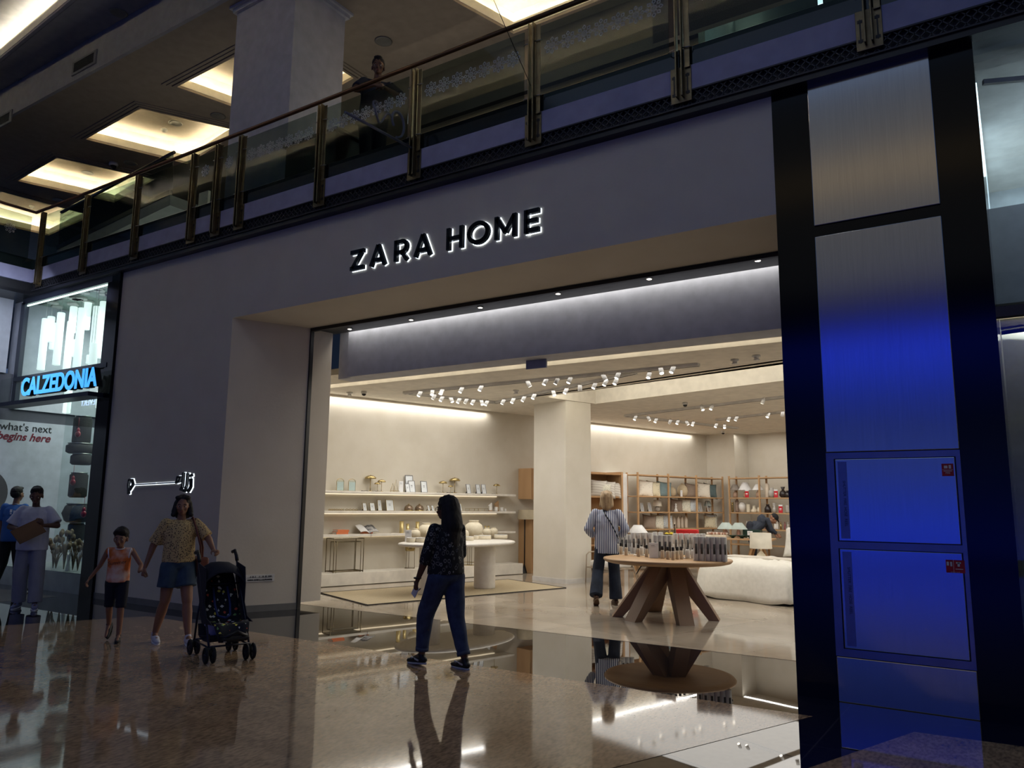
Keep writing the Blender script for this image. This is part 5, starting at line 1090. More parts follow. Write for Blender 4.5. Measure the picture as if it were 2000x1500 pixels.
for x, z, lb in ((1460, 1.77, 'red sign in front of the large white lamp, back top shelf'), (1517, 1.77, 'red sign between vases on the back top shelf'), (1525, 1.37, 'red sign on the second back shelf')): rs_.put(b2(x, z, 11.76), AI, lb, 'red signs on the back shelving')
def vase(x, z, prof, label, mt, v=11.9, neck=True):
    P = b2(x, z, v); t = thing('vase', label, 'vase', P); m = MB(); m.lathe(prof[:-1]); m.build('body', mt, t); m = MB(); r, zz_ = prof[-1]; m.lathe([prof[-2], (r, zz_), (r*.8, zz_)], cap=False); m.build('neck', mt, t); return t
smoke = mat('smoked_glass', (52, 44, 42), .15); cer2 = mat('taupe_ceramic', (156, 134, 118), .7); cl = mat('frosted_glass', (190, 186, 178), .2)
vase(1500, 1.77, [(.05, 0), (.055, .02), (.055, .30), (.045, .36), (.02, .38)], 'tall smooth bone vase on the back top shelf', MATS['bone_ceramic'])
vase(1509, 1.77, [(.05, 0), (.085, .06), (.09, .15), (.05, .22), (.05, .26)], 'grey glass vase left of the red sign on the back top shelf', cl)
vase(1531, 1.77, [(.06, 0), (.1, .06), (.08, .15), (.03, .2), (.06, .28)], 'dark brown vase with flared neck on the back top shelf', smoke)
vase(1540, 1.77, [(.05, 0), (.08, .05), (.06, .12), (.03, .15), (.05, .18)], 'short dark vase at the right end of the back top shelf', smoke)
vase(1431, 1.37, [(.03, 0), (.035, .02), (.03, .2), (.03, .24), (.035, .27)], 'thin amber bottle at the left of the second back shelf', brass)
vase(1440, 1.37, [(.04, 0), (.05, .05), (.05, .16), (.04, .2), (.05, .32)], 'taupe bottle vase with dried stems on the second back shelf', cer2)
vase(1450, 1.37, [(.05, 0), (.095, .12), (.10, .18), (.07, .24), (.05, .27)], 'white ginger jar on the second back shelf', ceramw)
vase(1462, 1.37, [(.05, 0), (.052, .02), (.052, .19), (.05, .2), (.05, .22)], 'cream cylinder vase with a painted mark, second back shelf', ceram)
vase(1473, 1.37, [(.08, 0), (.085, .05), (.04, .12), (.035, .16), (.04, .18)], 'low cream cone vase on the second back shelf', ceram)
vase(1483, 1.37, [(.05, 0), (.06, .06), (.05, .1), (.04, .12), (.045, .14)], 'small cream jar at the post of the second back shelf', ceram)
vase(1500, 1.37, [(.09, 0), (.09, .1), (.06, .16), (.04, .2), (.05, .22)], 'squat black vase on the second back shelf', smoke)
vase(1513, 1.37, [(.05, 0), (.055, .12), (.03, .15), (.05, .2), (.055, .26)], 'clear goblet shaped vase on the second back shelf', cl)
vase(1539, 1.37, [(.06, 0), (.065, .05), (.065, .17), (.065, .18), (.065, .2)], 'clear glass cylinder at the right end of the second back shelf', cl)
for k, (x, mt) in enumerate(((1458, cl), (1466, cl), (1486, smoke), (1495, mat('rose_glass', (150, 90, 90), .3)), (1503, cl), (1513, ceramw), (1517, ceramw), (1524, brass), (1532, MATS['rose_glass']), (1538, cl))):
    vase(x, .935, [(.025, 0), (.03, .02), (.03, .12), (.012, .16), (.014, .2)], ['short clear', 'second short clear', 'dark', 'rose', 'slim clear', 'slim white', 'second slim white', 'amber', 'pale rose', 'last clear'][k]+' bottle on the third back shelf, number %s from the left' % ['one', 'two', 'three', 'four', 'five', 'six', 'seven', 'eight', 'nine', 'ten'][k], mt)
# long trestle table behind, with textiles and bowls
TM = Matrix.Translation(I(2.45, 9.9, .003)) @ rotz(AI+.42); tt = thing('trestle_table', 'long oak trestle table with bowls and throws behind the round table', 'table', mx=TM)
TI = TM.inverted(); TX0 = (TI @ Pl(1372, 1045, TM.translation, (-math.sin(AI+.42), math.cos(AI+.42), 0))).x; TX1 = (TI @ Pl(1512, 1045, TM.translation, (-math.sin(AI+.42), math.cos(AI+.42), 0))).x
m = MB(); m.bbox(TX0, TX1, -.42, .42, .72, .76, r=.006); m.build('tabletop', oak, tt)
for x in (TX0+.4, TX1-.4):
    for sx in (-1, 1):
        for sy in (-1, 1): m = MB(); m.bar((x+sx*.04, sy*.2, .72), (x+sx*.28, sy*.34, 0), .05, .05); m.build('leg', oakd, tt)
TA = AI+.42; TN = Vector((-math.sin(TA), math.cos(TA), 0)); TCN = I(2.45, 9.9)
LT = thing('display_table', 'oak table with red towels and a cone lamp behind the round table', 'table', I(1.95, 8.25, .003), AI+.62)
LTM = Matrix.Translation(I(1.95, 8.25, .003)) @ rotz(AI+.62); LN = LTM.to_3x3() @ Vector((0, 1, 0)); la, lb2 = ((LTM.inverted() @ Pl(x, 1045, LTM.translation, LN)).x for x in (1229, 1383))
m = MB(); m.bbox(la, lb2, -.36, .36, .715, .757, r=.006); m.build('tabletop', oak, LT)
for x in (la+.15, lb2-.15):
    for y in (-.28, .28): m = MB(); m.box(x-.03, x+.03, y-.03, y+.03, 0, .715); m.build('leg', oakd, LT)
def lt_(px, off=0):
    p_ = Pl(px, 1045, LTM.translation+LN*off, LN); p_.z = .7612; return p_
def tt_(px, py):
    if px < 1375: return lt_(px, .0)
    p_ = Pl(px, 1045, TCN+TN*max(-.3, min(.3, (1047-py)*.06)), TN); p_.z = .7645; return p_
folded(tt_(1343, 1044), AI+.5, 6, .5, .34, [mat('red_towel', (216, 50, 50), .9)], 'folded red towel on the trestle table', .036)
folded(lt_(1366, -.1), AI+.3, 2, .5, .34, [mat('beige_throw', (204, 184, 158), .9, c2=(170, 146, 120), nscale=9), fw_], 'beige folded throw on the trestle table', .05)
folded(tt_(1402, 1044), AI+.3, 2, .5, .3, [fw_, mat('plaid_throw', (220, 210, 196), .9, c2=(150, 110, 90), nscale=6, stretch=(4, .3, 1), nmix=.1)], 'striped folded throw behind the green bowls', .06)
def mk_bowl():
    t = thing('bowl', '', 'bowl'); m = MB(); m.lathe([(.04, 0), (.045, .015), (.1, .05), (.13, .07), (.125, .07), (.09, .05), (.03, .02)]); m.build('body', mat('green_glaze', (30, 62, 52), .25), t)
    m = MB(); m.lathe([(.042, -.004), (.042, .004)]); m.build('foot', MATS['green_glaze'], t); return t
bw = Kind(mk_bowl)
for x, y, s_, lb in ((1431, 1051, .9, 'leftmost dark green bowl on the trestle table'), (1449, 1052, 1, 'second dark green bowl from the left'), (1466, 1052, 1, 'third dark green bowl from the left'), (1484, 1049, 1.35, 'largest dark green bowl at the right of the trestle table')): bw.put(tt_(x, y)+Vector((0, 0, .006)), 0, lb, 'dark green bowls', s_)
P = tt_(1470, 1043); t = thing('planter_box', 'ribbed dark green box planter behind the green bowls', 'planter', P, AI+.2)
m = MB(); m.bbox(-.22, .22, -.09, .09, 0, .19, r=.01)
for i in range(14): m.box(-.21+i*.031, -.195+i*.031, -.096, -.088, .01, .18)
m.build('body', MATS['green_glaze'], t); m = MB(); m.bbox(-.225, .225, -.095, .095, .19, .2, r=.004); m.build('rim', MATS['green_glaze'], t)
card.put(tt_(1465, 1046), AI+.2, 'white card before the ribbed green planter', None, (1.3, 1, .85))
for x, y, lb in ((1418, 1040, 'left of two pale green cone shade lamps before the bending person'), (1443, 1040, 'right of two pale green cone shade lamps before the bending person')): shade_lamp(tt_(x, y), .22, .09, .20, .36, lb, palegreen, mat('pink_base', (206, 160, 140), .7), .05, .2)
shade_lamp(tt_(1246, 1046), .24, .10, .12, .30, 'white cone shade lamp at the left end of the trestle table', whsh, ceram, .06, .12)
t = thing('yellow_toy', 'bright yellow and black rounded object beside the red towels', 'ornament', tt_(1307, 1044)); m = MB(); m.ell((-.06, 0, .07), (.06, .05, .07)).ell((.06, 0, .08), (.07, .05, .07)); m.build('body', mat('bright_yellow', (226, 200, 40), .5), t)
m = MB(); m.bbox(-.10, .10, -.056, -.045, .05, .1, r=.008); m.build('band', blk, t)
for x, lb in ((1264, 'left'), (1278, 'right')): m = MB(); m.bbox(-.06, .06, -.05, .05, 0, .12, Matrix.Translation(tt_(x, 1043)) @ rotz(AI), .01); m.build('rust_box', mat('rust_box', (128, 62, 44), .6), label=lb+' of two rust-red boxes beside the white cone lamp', cat='box')
t = thing('candlestick', 'thin black candlestick left of the red towels', 'candlestick', tt_(1318, 1045)); m = MB(); m.lathe([(.06, 0), (.06, .01), (.012, .02), (.01, .3), (.02, .31), (.02, .33)], seg=14); m.build('stem', blk, t); m = MB(); m.cyl((0, 0, .33), (0, 0, .36), .01, 8); m.build('candle', ceram, t)
t = thing('bench_frame', 'black metal frame stool behind the bed foot', 'stool', I(4.1, 7.9, .003), AI+.2)
m = MB(); m.bbox(-.32, .32, -.18, .18, .44, .465, r=.004); m.build('seat', blk, t)
for sx in (-.3, .3):
    for sy in (-.16, .16): m = MB(); m.box(sx-.01, sx+.01, sy-.01, sy+.01, 0, .44); m.build('leg', blk, t)
# ================================================================ PEOPLE
def skinm(name, c): return mat(name, c, .55, c2=tuple(x*.93 for x in c), nscale=9)
sk_light = skinm('skin_light', (190, 146, 120)); sk_tan = skinm('skin_tan', (150, 106, 80)); sk_dark = skinm('skin_brown', (104, 70, 52))
hair_d = mat('hair_dark', (18, 15, 14), .7, c2=(36, 28, 24), nscale=30, stretch=(1, 1, .1)); hair_b = mat('hair_blonde', (178, 152, 116), .5, c2=(120, 98, 70), nscale=30, stretch=(1, 1, .1), nmix=.3)
eye_w = mat('eye_white', (225, 222, 218), .3); eye_d = mat('iris_dark', (24, 16, 12), .2); lip_m = mat('lip', (140, 76, 70), .5)
V = Vector
def hand(m, w, d, n, side, s, curl=.5, grip=None):
    d = V(d).normalized(); n = V(n); n = (n-d*n.dot(d)).normalized(); t = d.cross(n)*side
    m.cap_(w, w+d*.075*s, .024*s, .036*s, (1, .42), t)
    for i, L in enumerate((.070, .078, .073, .058)):
        b = w+d*.082*s+t*(.028-.0185*i)*s; c = curl*(1+.12*i)
        d1 = (d*math.cos(c)+n*math.sin(c)); d2 = (d*math.cos(c*2.1)+n*math.sin(c*2.1)); d3 = (d*math.cos(c*3)+n*math.sin(c*3))
        p1 = b+d1*L*.5*s; p2 = p1+d2*L*.3*s; p3 = p2+d3*L*.25*s
        m.cap_(b-d*.012*s, p1, .0092*s, .0086*s); m.cap_(p1, p2, .0086*s, .0080*s); m.cap_(p2, p3, .0080*s, .0070*s)
    tb0 = w+d*.028*s+t*.026*s; q1 = tb0+(t*.65+d*.6+n*.35).normalized()*.038*s; q2 = q1+(d*.8+n*.6*curl*2+t*.15).normalized()*.03*s
    m.cap_(tb0, q1, .012*s, .0105*s); m.cap_(q1, q2, .0105*s, .0085*s)
def human(label, loc, f, H, o, vox=.0085):
    rz = math.atan2(-f[0], f[1]); s = H/1.70
    t = thing('person', label, 'person', loc, rz); t.location = loc
    inv = t.matrix_basis.inverted() if False else (Matrix.Translation(V(loc)) @ rotz(rz)).inverted()
    J = dict(pelvis=(0, 0, .93), waist=(0, 0, 1.07), chest=(0, 0, 1.26), neck=(0, -.005, 1.425), head=(0, .012, 1.50),
             hipL=(-.085, 0, .90), hipR=(.085, 0, .90), kneeL=(-.09, .02, .49), kneeR=(.09, .02, .49), ankL=(-.09, -.02, .085), ankR=(.09, -.02, .085), toeL=(-.1, .15, .03), toeR=(.1, .15, .03),
             shL=(-.17, -.005, 1.385), shR=(.17, -.005, 1.385), elL=(-.215, -.02, 1.11), elR=(.215, -.02, 1.11), wrL=(-.225, .04, .86), wrR=(.225, .04, .86), hdL=(0, .1, -1), hdR=(0, .1, -1), hnL=(1, 0, 0), hnR=(-1, 0, 0))
    for k, v in o.get('J', {}).items(): J[k] = v
    P = {k: (V(v)*s if not k.startswith('h') or k in ('head', 'hipL', 'hipR') else V(v)) for k, v in J.items()}
    sk = o['skin']; w_ = o.get('wide', 1); HM = Matrix.Translation(P['head']) @ Matrix.Rotation(o.get('hyaw', 0), 4, 'Z') @ Matrix.Rotation(o.get('hpitch', 0), 4, 'X') @ Matrix.Diagonal((s*1.09*o.get('hs', 1),)*3+(1,))
    hs_ = o.get('hs', 1)
    m = MB()
    m.ell(P['pelvis'], (.150*s*w_, .105*s*w_, .12*s)); m.ell(P['waist'], (.125*s*w_, .09*s*w_, .13*s)); m.ell(P['chest'], (.15*s*w_, .10*s*w_, .17*s))
    m.cap_(P['shL']*.9+P['chest']*.1, P['shR']*.9+P['chest']*.1, .05*s, .05*s); m.cap_(P['chest'], P['neck'], .09*s, .05*s); m.cap_(P['neck']-V((0, 0, .03*s)), HM @ V((0, 0, .02)), .052*s, .046*s)
    for q, sd in (('L', -1), ('R', 1)):
        m.cap_(P['sh'+q], P['el'+q], .047*s*w_, .037*s*w_); m.cap_(P['el'+q], P['wr'+q], .037*s*w_, .024*s); m.cap_(P['hip'+q], P['knee'+q], .080*s*w_, .054*s*w_)
        kn, an = P['knee'+q], P['ank'+q]; calf = kn.lerp(an, .3)-V((0, .012*s, 0)); m.cap_(kn, calf, .052*s, .053*s*w_); m.cap_(calf, an, .053*s*w_, .033*s); m.cap_(an, P['toe'+q], .032*s, .022*s)
        hand(m, P['wr'+q], P['hd'+q], P['hn'+q], -sd if o.get('flip'+q) else sd, s*o.get('hand', 1), o.get('curl'+q, .5))
    h = MB()
    h.ell((0, -.012, .115), (.072, .092, .088)); h.ell((0, .025, .055), (.056, .064, .072)); h.ell((0, .055, .008), (.030, .030, .024)); h.ell((0, .03, .085), (.063, .066, .05))
    h.cap_((0, .088, .082), (0, .107, .048), .008, .0135, (1, .9)); h.ell((-.010, .098, .044), .0085); h.ell((.010, .098, .044), .0085)
    h.cap_((-.036, .074, .096), (.036, .074, .096), .011, .011); h.ell((-.038, .066, .058), (.020, .018, .018)); h.ell((.038, .066, .058), (.020, .018, .018)); h.ell((0, .084, .024), (.022, .012, .009)); 
    for sx in (-1, 1): h.ell((sx*.073, -.006, .07), (.010, .020, .031))
    m.join(h, HM); ob = m.build('body', sk, t); bake(ob, vox, 2)
    for sx in (-1, 1):
        e = MB(); e.ell((sx*.029, .0795, .078), (.0125, .008, .0075)); e.bm.transform(HM); eo = e.build('eye', eye_w, t)
        e = MB(); e.ell((sx*.029, .0855, .078), (.0062, .003, .0062)); e.bm.transform(HM); e.build('iris', eye_d, eo)
        e = MB(); e.tube([(sx*.014, .0865, .098), (sx*.03, .0865, .104), (sx*.047, .076, .099)], [.003, .0042, .002], 6); e.bm.transform(HM); e.build('eyebrow', hair_d if o.get('hairm') is not hair_b else hair_b, t)
    e = MB(); e.ell((0, .091, .026), (.021, .007, .0045)); e.ell((0, .090, .019), (.017, .008, .0055)); e.bm.transform(HM); e.build('mouth', o.get('lip', lip_m), t)
    # hair
    hm = o.get('hairm', hair_d); hk = o.get('hair', 'short'); m = MB()
    if hk == 'short':
        m.ell((0, -.020, .135), (.079, .094, .082)); m.ell((0, -.045, .10), (.075, .066, .075)); m.ell((0, .045, .183), (.055, .042, .025))
    if hk == 'boy':
        m.ell((0, -.018, .14), (.086, .098, .088)); m.ell((0, -.04, .10), (.083, .07, .085)); m.ell((0, .055, .175), (.066, .040, .034)); m.ell((-.05, .04, .15), (.03, .035, .03)); m.ell((.05, .04, .15), (.03, .035, .03))
    if hk == 'long':
        m.ell((0, -.022, .13), (.098, .106, .094)); m.cap_((0, -.055, .12), (0, -.09, -.06), .098, .105, (1, .75)); m.cap_((0, -.09, -.06), (-.005, -.10, -.25), .105, .07, (1, .6)); m.cap_((.06, -.03, .1), (.085, -.05, -.14), .04, .035); m.cap_((-.06, -.03, .1), (-.085, -.05, -.14), .04, .035); m.ell((0, .03, .175), (.062, .05, .032))
    if hk == 'bob':
        m.ell((0, -.022, .13), (.086, .098, .088)); m.cap_((0, -.05, .11), (0, -.06, .0), .088, .078, (1, .8)); 
        for sx in (-1, 1): m.cap_((sx*.066, -.005, .13), (sx*.078, .0, .0), .030, .030, (.8, 1.3)); m.ell((sx*.045, .035, .172), (.04, .045, .03))
        m.ell((0, -.06, -.02), (.07, .04, .035))
    if hk == 'wavy':
        m.ell((0, -.024, .13), (.085, .096, .088)); m.cap_((0, -.05, .11), (0, -.055, .0), .084, .072, (1, .8))
        for sx in (-1, 1): m.cap_((sx*.068, -.02, .12), (sx*.078, -.015, .02), .026, .036); m.ell((sx*.088, .0, -.01), (.03, .03, .03)); m.ell((sx*.042, .03, .176), (.04, .045, .026))
        m.ell((.03, -.07, -.02), (.05, .04, .04)); m.ell((-.04, -.07, -.015), (.045, .04, .04))
    if hk == 'cap': m.ell((0, -.01, .135), (.085, .10, .085)); m.cap_((0, .08, .145), (0, .13, .135), .03, .02, (2, .4))
    m.bm.transform(HM); ho = m.build('hair' if hk != 'cap' else 'cap', hm, t); bake(ho, .008, 2, .004 if hk in ('wavy', 'bob', 'long') else .003, 30)
    # clothes
    g = o.get('loose', 1); top = o['top']; sl = o.get('sleeve', .55); hem = o.get('hem', -.02); m = MB(); pu = .019*s
    def infl(k, r, extra=0): m.ell(P[k], (r[0]*s*w_*g+pu+extra, r[1]*s*w_*g+pu*.8+extra, r[2]*s+pu))
    infl('waist', (.118, .086, .12)); infl('chest', (.155, .102, .165))
    m.cap_(P['shL']*.92+P['chest']*.08, P['shR']*.92+P['chest']*.08, .058*s, .058*s); m.cap_(P['chest'], P['neck'].lerp(P['chest'], .22), .13*s, .065*s, (1, .7))
    hb = P['pelvis']+V((0, 0, -hem*s)); m.cap_(P['chest']-V((0, 0, .05*s)), hb, (.140*w_*g)*s+pu, (o.get('hemr', .146)*w_*g)*s+pu, (1, .74), cut=True)
    for q, sd in (('L', -1), ('R', 1)):
        if sl <= 0: continue
        a, b, c = P['sh'+q], P['el'+q], P['wr'+q]; r = o.get('slr', .062)*s
        if sl <= 1: m.cap_(a, a.lerp(b, sl), min(r, .064*s), r*o.get('slf', .95), cut=True)
        else: m.cap_(a, b, min(r, .064*s), r*.86); m.cap_(b, b.lerp(c, sl-1), r*.86, r*.72, cut=True)
    tp = m.build(o.get('topname', 'shirt'), top, t); bake(tp, .010, 3, o.get('wr', .006), 9, hash(label) % 50)
    if o.get('collar'):
        m = MB(); n_ = P['neck']+V((0, .01*s, .0)); m.tube([n_+V((.062*s*math.cos(a), .058*s*math.sin(a)+.01, .018*s*-math.sin(a)-.005*s)) for a in [k*math.pi/10 for k in range(20)]], .008*s, 6, True); m.build('collar', o['collar'], t)
    m = MB(); pl_ = o.get('leg', 1.0); lr = o.get('lr', .062)*s*1.0
    m.ell(P['pelvis'], (.158*s*w_, .118*s*w_, .125*s)); m.cap_(P['pelvis']+V((0, 0, .06*s)), P['pelvis']+V((0, 0, .10*s)), .132*s*w_, .128*s*w_, (1, .78))
    for q in 'LR':
        a, b, c = P['hip'+q], P['knee'+q], P['ank'+q]
        if pl_ <= 1 and o.get('shorts'): m.cap_(a, a.lerp(b, pl_), .098*s*w_, o.get('shr', .088)*s*w_, cut=True)
        else: m.cap_(a, b, .094*s*w_, lr*1.12); m.cap_(b, b.lerp(c, o.get('pl', .95)), lr*1.12, lr*o.get('flare', .92), cut=True)
    po = m.build(o.get('botname', 'trousers'), o['bottom'], t); bake(po, .010, 3, .005, 10, 3)
    if o.get('cuffs'):
        for q in 'LR': b, c = P['knee'+q], P['ank'+q]; e = b.lerp(c, o.get('pl', .95)); m = MB(); dd = (c-b).normalized(); q0 = lr*o.get('flare', .92)+.004; m.tube([e-dd*.03*s, e+dd*.006*s], q0, 20); m.build('cuff', o['cuffs'], t)
    # shoes
    for q in 'LR':
        a, b = P['ank'+q], P['toe'+q]; d = V((b.x-a.x, b.y-a.y, b.z-(a.z-.05*s))).normalized(); u_ = V(o.get('shup'+q, (0, 0, 1))); sd = d.cross(u_).normalized(); u_ = sd.cross(d)
        hl = a-u_*.055*s-d*.035*s; L = .275*s
        m = MB(); m.cap_(hl+u_*.015*s, hl+d*L*.45+u_*.018*s, .036*s, .043*s, (1, .9), sd); m.cap_(hl+d*L*.45+u_*.012*s, hl+d*L*.82+u_*.002*s, .043*s, .033*s, (1, .75), sd); m.cap_(hl+u_*.02*s+d*.02*s, a+u_*.01*s, .034*s, .038*s)
        so = m.build('shoe', o['shoe'], t); bake(so, .006, 2)
        m = MB(); n = 22; pr_ = []
        for i in range(n):
            an = 2*math.pi*i/n; x = math.cos(an); y = math.sin(an); wd = (.046 if x > 0 else .038)*s; pr_.append(hl+d*(L*.40+x*L*.53)+sd*(y*wd))
        m.rings([[p-u_*.030*s for p in pr_], [p-u_*.012*s for p in pr_]]); m.build('sole', o.get('sole', paper), so)
    t['_'] = 1; del t['_']
    return t, P, HM, s
def face(dr, tc): # image-right weight, toward-camera weight -> world heading
    v = V((.836, .549, 0))*dr + V((.549, -.836, 0))*tc; v.normalize(); return (v.x, v.y)
def addp(t, m, name, mt, **kw): return m.build(name, mt, t, **kw)
denim = mat('dark_denim', (60, 76, 110), .85, c2=(40, 52, 80), nscale=14, nmix=.4, bump=.2, bscale=200); denim2 = mat('blue_black_denim', (34, 46, 66), .85, c2=(22, 30, 44), nscale=10)
# 1 woman in the dark patterned top walking past the entrance
f1 = face(-.70, -.72)
pat1 = cellmat('dark_pattern', (20, 22, 28), [(140, 140, 138), (90, 92, 96), (110, 108, 104)], 27, .40, .85, (1, 1, .75), inner=.27, dist='EUCLIDEAN')
pA = V((-4.66, 5.98, 0))
t1, P, HM, s = human('woman with long dark hair, glasses and black patterned top, seen from behind', tuple(pA), f1, 1.57, dict(skin=sk_dark, hair='long', top=pat1, bottom=denim, sleeve=1.25, slr=.070, wide=1.26, loose=1.0, hem=.0, lr=.080, pl=.86, cuffs=mat('denim_cuff', (58, 72, 100), .85), hemr=.158, shoe=mat('black_shoe', (16, 17, 20), .5), sole=mat('sole_white', (190, 190, 200), .5), hyaw=.25, wr=.004, flare=.80,
    J=dict(hipL=(-.10, -.01, .90), hipR=(.10, -.01, .90), kneeL=(-.10, .20, .50), ankL=(-.10, .24, .10), toeL=(-.11, .42, .035), kneeR=(.10, -.06, .49), ankR=(.11, -.20, .085), toeR=(.12, -.03, .03), elL=(-.25, .02, 1.10), wrL=(-.25, .15, .87), hdL=(0, .35, -1), elR=(.24, .05, 1.12), wrR=(.14, .24, 1.08), hdR=(-.5, .8, .1), hnR=(0, -.3, -1)), curlL=.7))
m = MB()
for sx in (-1, 1): m.tube([(sx*.030+.024*math.cos(a), .094, .078+.019*math.sin(a)) for a in [k*math.pi/7 for k in range(14)]], .0028, 6, True); m.tube([(sx*.054, .093, .083), (sx*.078, .05, .08), (sx*.079, -.02, .075)], .0028, 6)
m.tube([(-.007, .099, .08), (.007, .099, .08)], .0025, 6); m.bm.transform(HM); m.build('glasses', blk, t1)
m = MB(); m.tube([P['wrL']+V((.03*math.cos(a), .03*math.sin(a), .02)) for a in [k*math.pi/8 for k in range(16)]], .009, 6, True); m.build('wrist_watch', blk, t1)
ph = thing('phone', 'small white phone held low in the left hand of the dark-haired woman', 'phone', mx=t1.matrix_basis.copy()); pc = P['wrL']+V((.012, .045, -.105)); ph.location = t1.matrix_basis @ pc; 
t1.rotation_euler.z = math.atan2(-f1[0], f1[1]); TM1 = Matrix.Translation(pA) @ rotz(math.atan2(-f1[0], f1[1])); ph.matrix_basis = Matrix.Translation(TM1 @ pc) @ rotz(math.atan2(-f1[0], f1[1]))
m = MB(); m.bbox(-.004, .004, -.035, .035, -.055, .055, Matrix.Rotation(.6, 4, 'X'), .003); m.build('case', paper, ph); m = MB(); m.box(.004, .005, -.03, .03, -.05, .05, Matrix.Rotation(.6, 4, 'X')); m.build('screen', blk, ph)
for so in [o_ for o_ in bpy.data.objects if o_.parent == t1 and o_.name.startswith('shoe')]:
    vs_ = [v.co for v in so.data.vertices]; y0_, y1_ = min(v.y for v in vs_), max(v.y for v in vs_); xa_ = min(v.x for v in vs_); xb_ = max(v.x for v in vs_); z0_ = min(v.z for v in vs_)
    m = MB()
    for xx in (xa_-.001, xb_+.001): m.bar((xx, y0_+(y1_-y0_)*.22, z0_+.045), (xx*.7+(xa_+xb_)*.15, y0_+(y1_-y0_)*.7, z0_+.06), .006, .014)
    m.build('side_stripe', MATS['sole_white'], so)
# 2 blonde woman in the striped shirt
f2 = face(.12, -1); pB = V((-5.50, 11.12, .003))
strp = stripemat('blue_stripe', (58, 70, 110), (220, 224, 232), 11, .8, 'X', .5)
t2, P, HM, s = human('woman with blonde bob and blue striped shirt, seen from behind inside the shop', tuple(pB), f2, 1.72, dict(skin=sk_light, hair='bob', hairm=hair_b, top=strp, bottom=denim2, sleeve=1.75, slr=.078, wide=1.0, loose=1.16, hem=.16, lr=.078, flare=1.3, pl=1.0, shoe=mat('brown_shoe', (92, 66, 48), .6), sole=mat('brown_sole', (110, 84, 60), .7), wr=.010, collar=strp,
    J=dict(elL=(-.29, -.02, 1.14), wrL=(-.20, .16, 1.0), hdL=(.6, .7, .0), hnL=(0, -.2, -1), elR=(.29, -.02, 1.14), wrR=(.20, .18, 1.02), hdR=(-.6, .7, 0), hnR=(0, -.2, -1), kneeL=(-.14, .02, .50), ankL=(-.17, -.20, .15), toeL=(-.18, -.09, .04), kneeR=(.11, .05, .49), ankR=(.13, .02, .085)), shupL=(0, -.6, .8)))
m = MB(); pts = [(-.055, -.055, 1.44), (-.02, -.118, 1.36), (.06, -.142, 1.24), (.13, -.142, 1.10), (.175, -.09, .99)]; m.tube([V(p)*s for p in pts], .008, 6); m.build('bag_strap', blk, t2)
# 3 woman with the stroller
f3 = face(.62, .78); pC = V((-7.80, 5.25, .003))
flor = cellmat('floral_blouse', (196, 168, 116), [(84, 62, 44), (110, 90, 60), (60, 50, 46)], 60, .36, .85)
t3, P3, HM3, s3 = human('woman with dark wavy hair, floral blouse and denim shorts holding a boy\'s hand', tuple(pC), f3, 1.56, dict(skin=sk_tan, hair='wavy', top=flor, topname='blouse', bottom=mat('denim_shorts', (62, 82, 100), .85, c2=(46, 62, 80), nscale=12), botname='shorts', shorts=1, leg=.62, shr=.105, sleeve=.86, slr=.078, slf=1.06, wide=1.13, loose=1.02, hem=.0, shoe=mat('white_sneaker', (206, 206, 214), .6), hyaw=-.35, collar=mat('blouse_trim', (196, 168, 116), .8),
    J=dict(elR=(.27, -.10, 1.12), wrR=(.34, -.10, .88), hdR=(.25, -.1, -1), elL=(-.30, .12, 1.20), wrL=(-.30, .32, 1.08), hdL=(-.15, .9, -.1), hnL=(0, -.2, -1), kneeR=(.11, -.02, .49), ankR=(.15, -.20, .09), toeR=(.16, -.04, .03), kneeL=(-.10, .12, .49), ankL=(-.11, .22, .085), toeL=(-.11, .40, .03)), curlL=.9, curlR=.8))
m = MB(); m.tube([V(p)*s3 for p in ((-.12, -.07, 1.40), (-.125, .02, 1.455), (-.15, .11, 1.33), (-.20, .15, 1.12), (-.23, .10, .97))], .012, 6); m.tube([V(p)*s3 for p in ((-.15, -.06, 1.40), (-.16, .02, 1.435), (-.19, .10, 1.3), (-.235, .13, 1.1), (-.25, .08, .97))], .012, 6); m.build('bag_strap', mat('brown_strap', (116, 62, 44), .6), t3)
m = MB(); m.bbox(-.06, .06, -.14, .14, -.16, .06, Matrix.Translation(V((-.26, -.02, .92))*s3), .03, 3); m.build('handbag', MATS['brown_strap'], t3)
M3 = Matrix.Translation(pC) @ rotz(math.atan2(-f3[0], f3[1]))
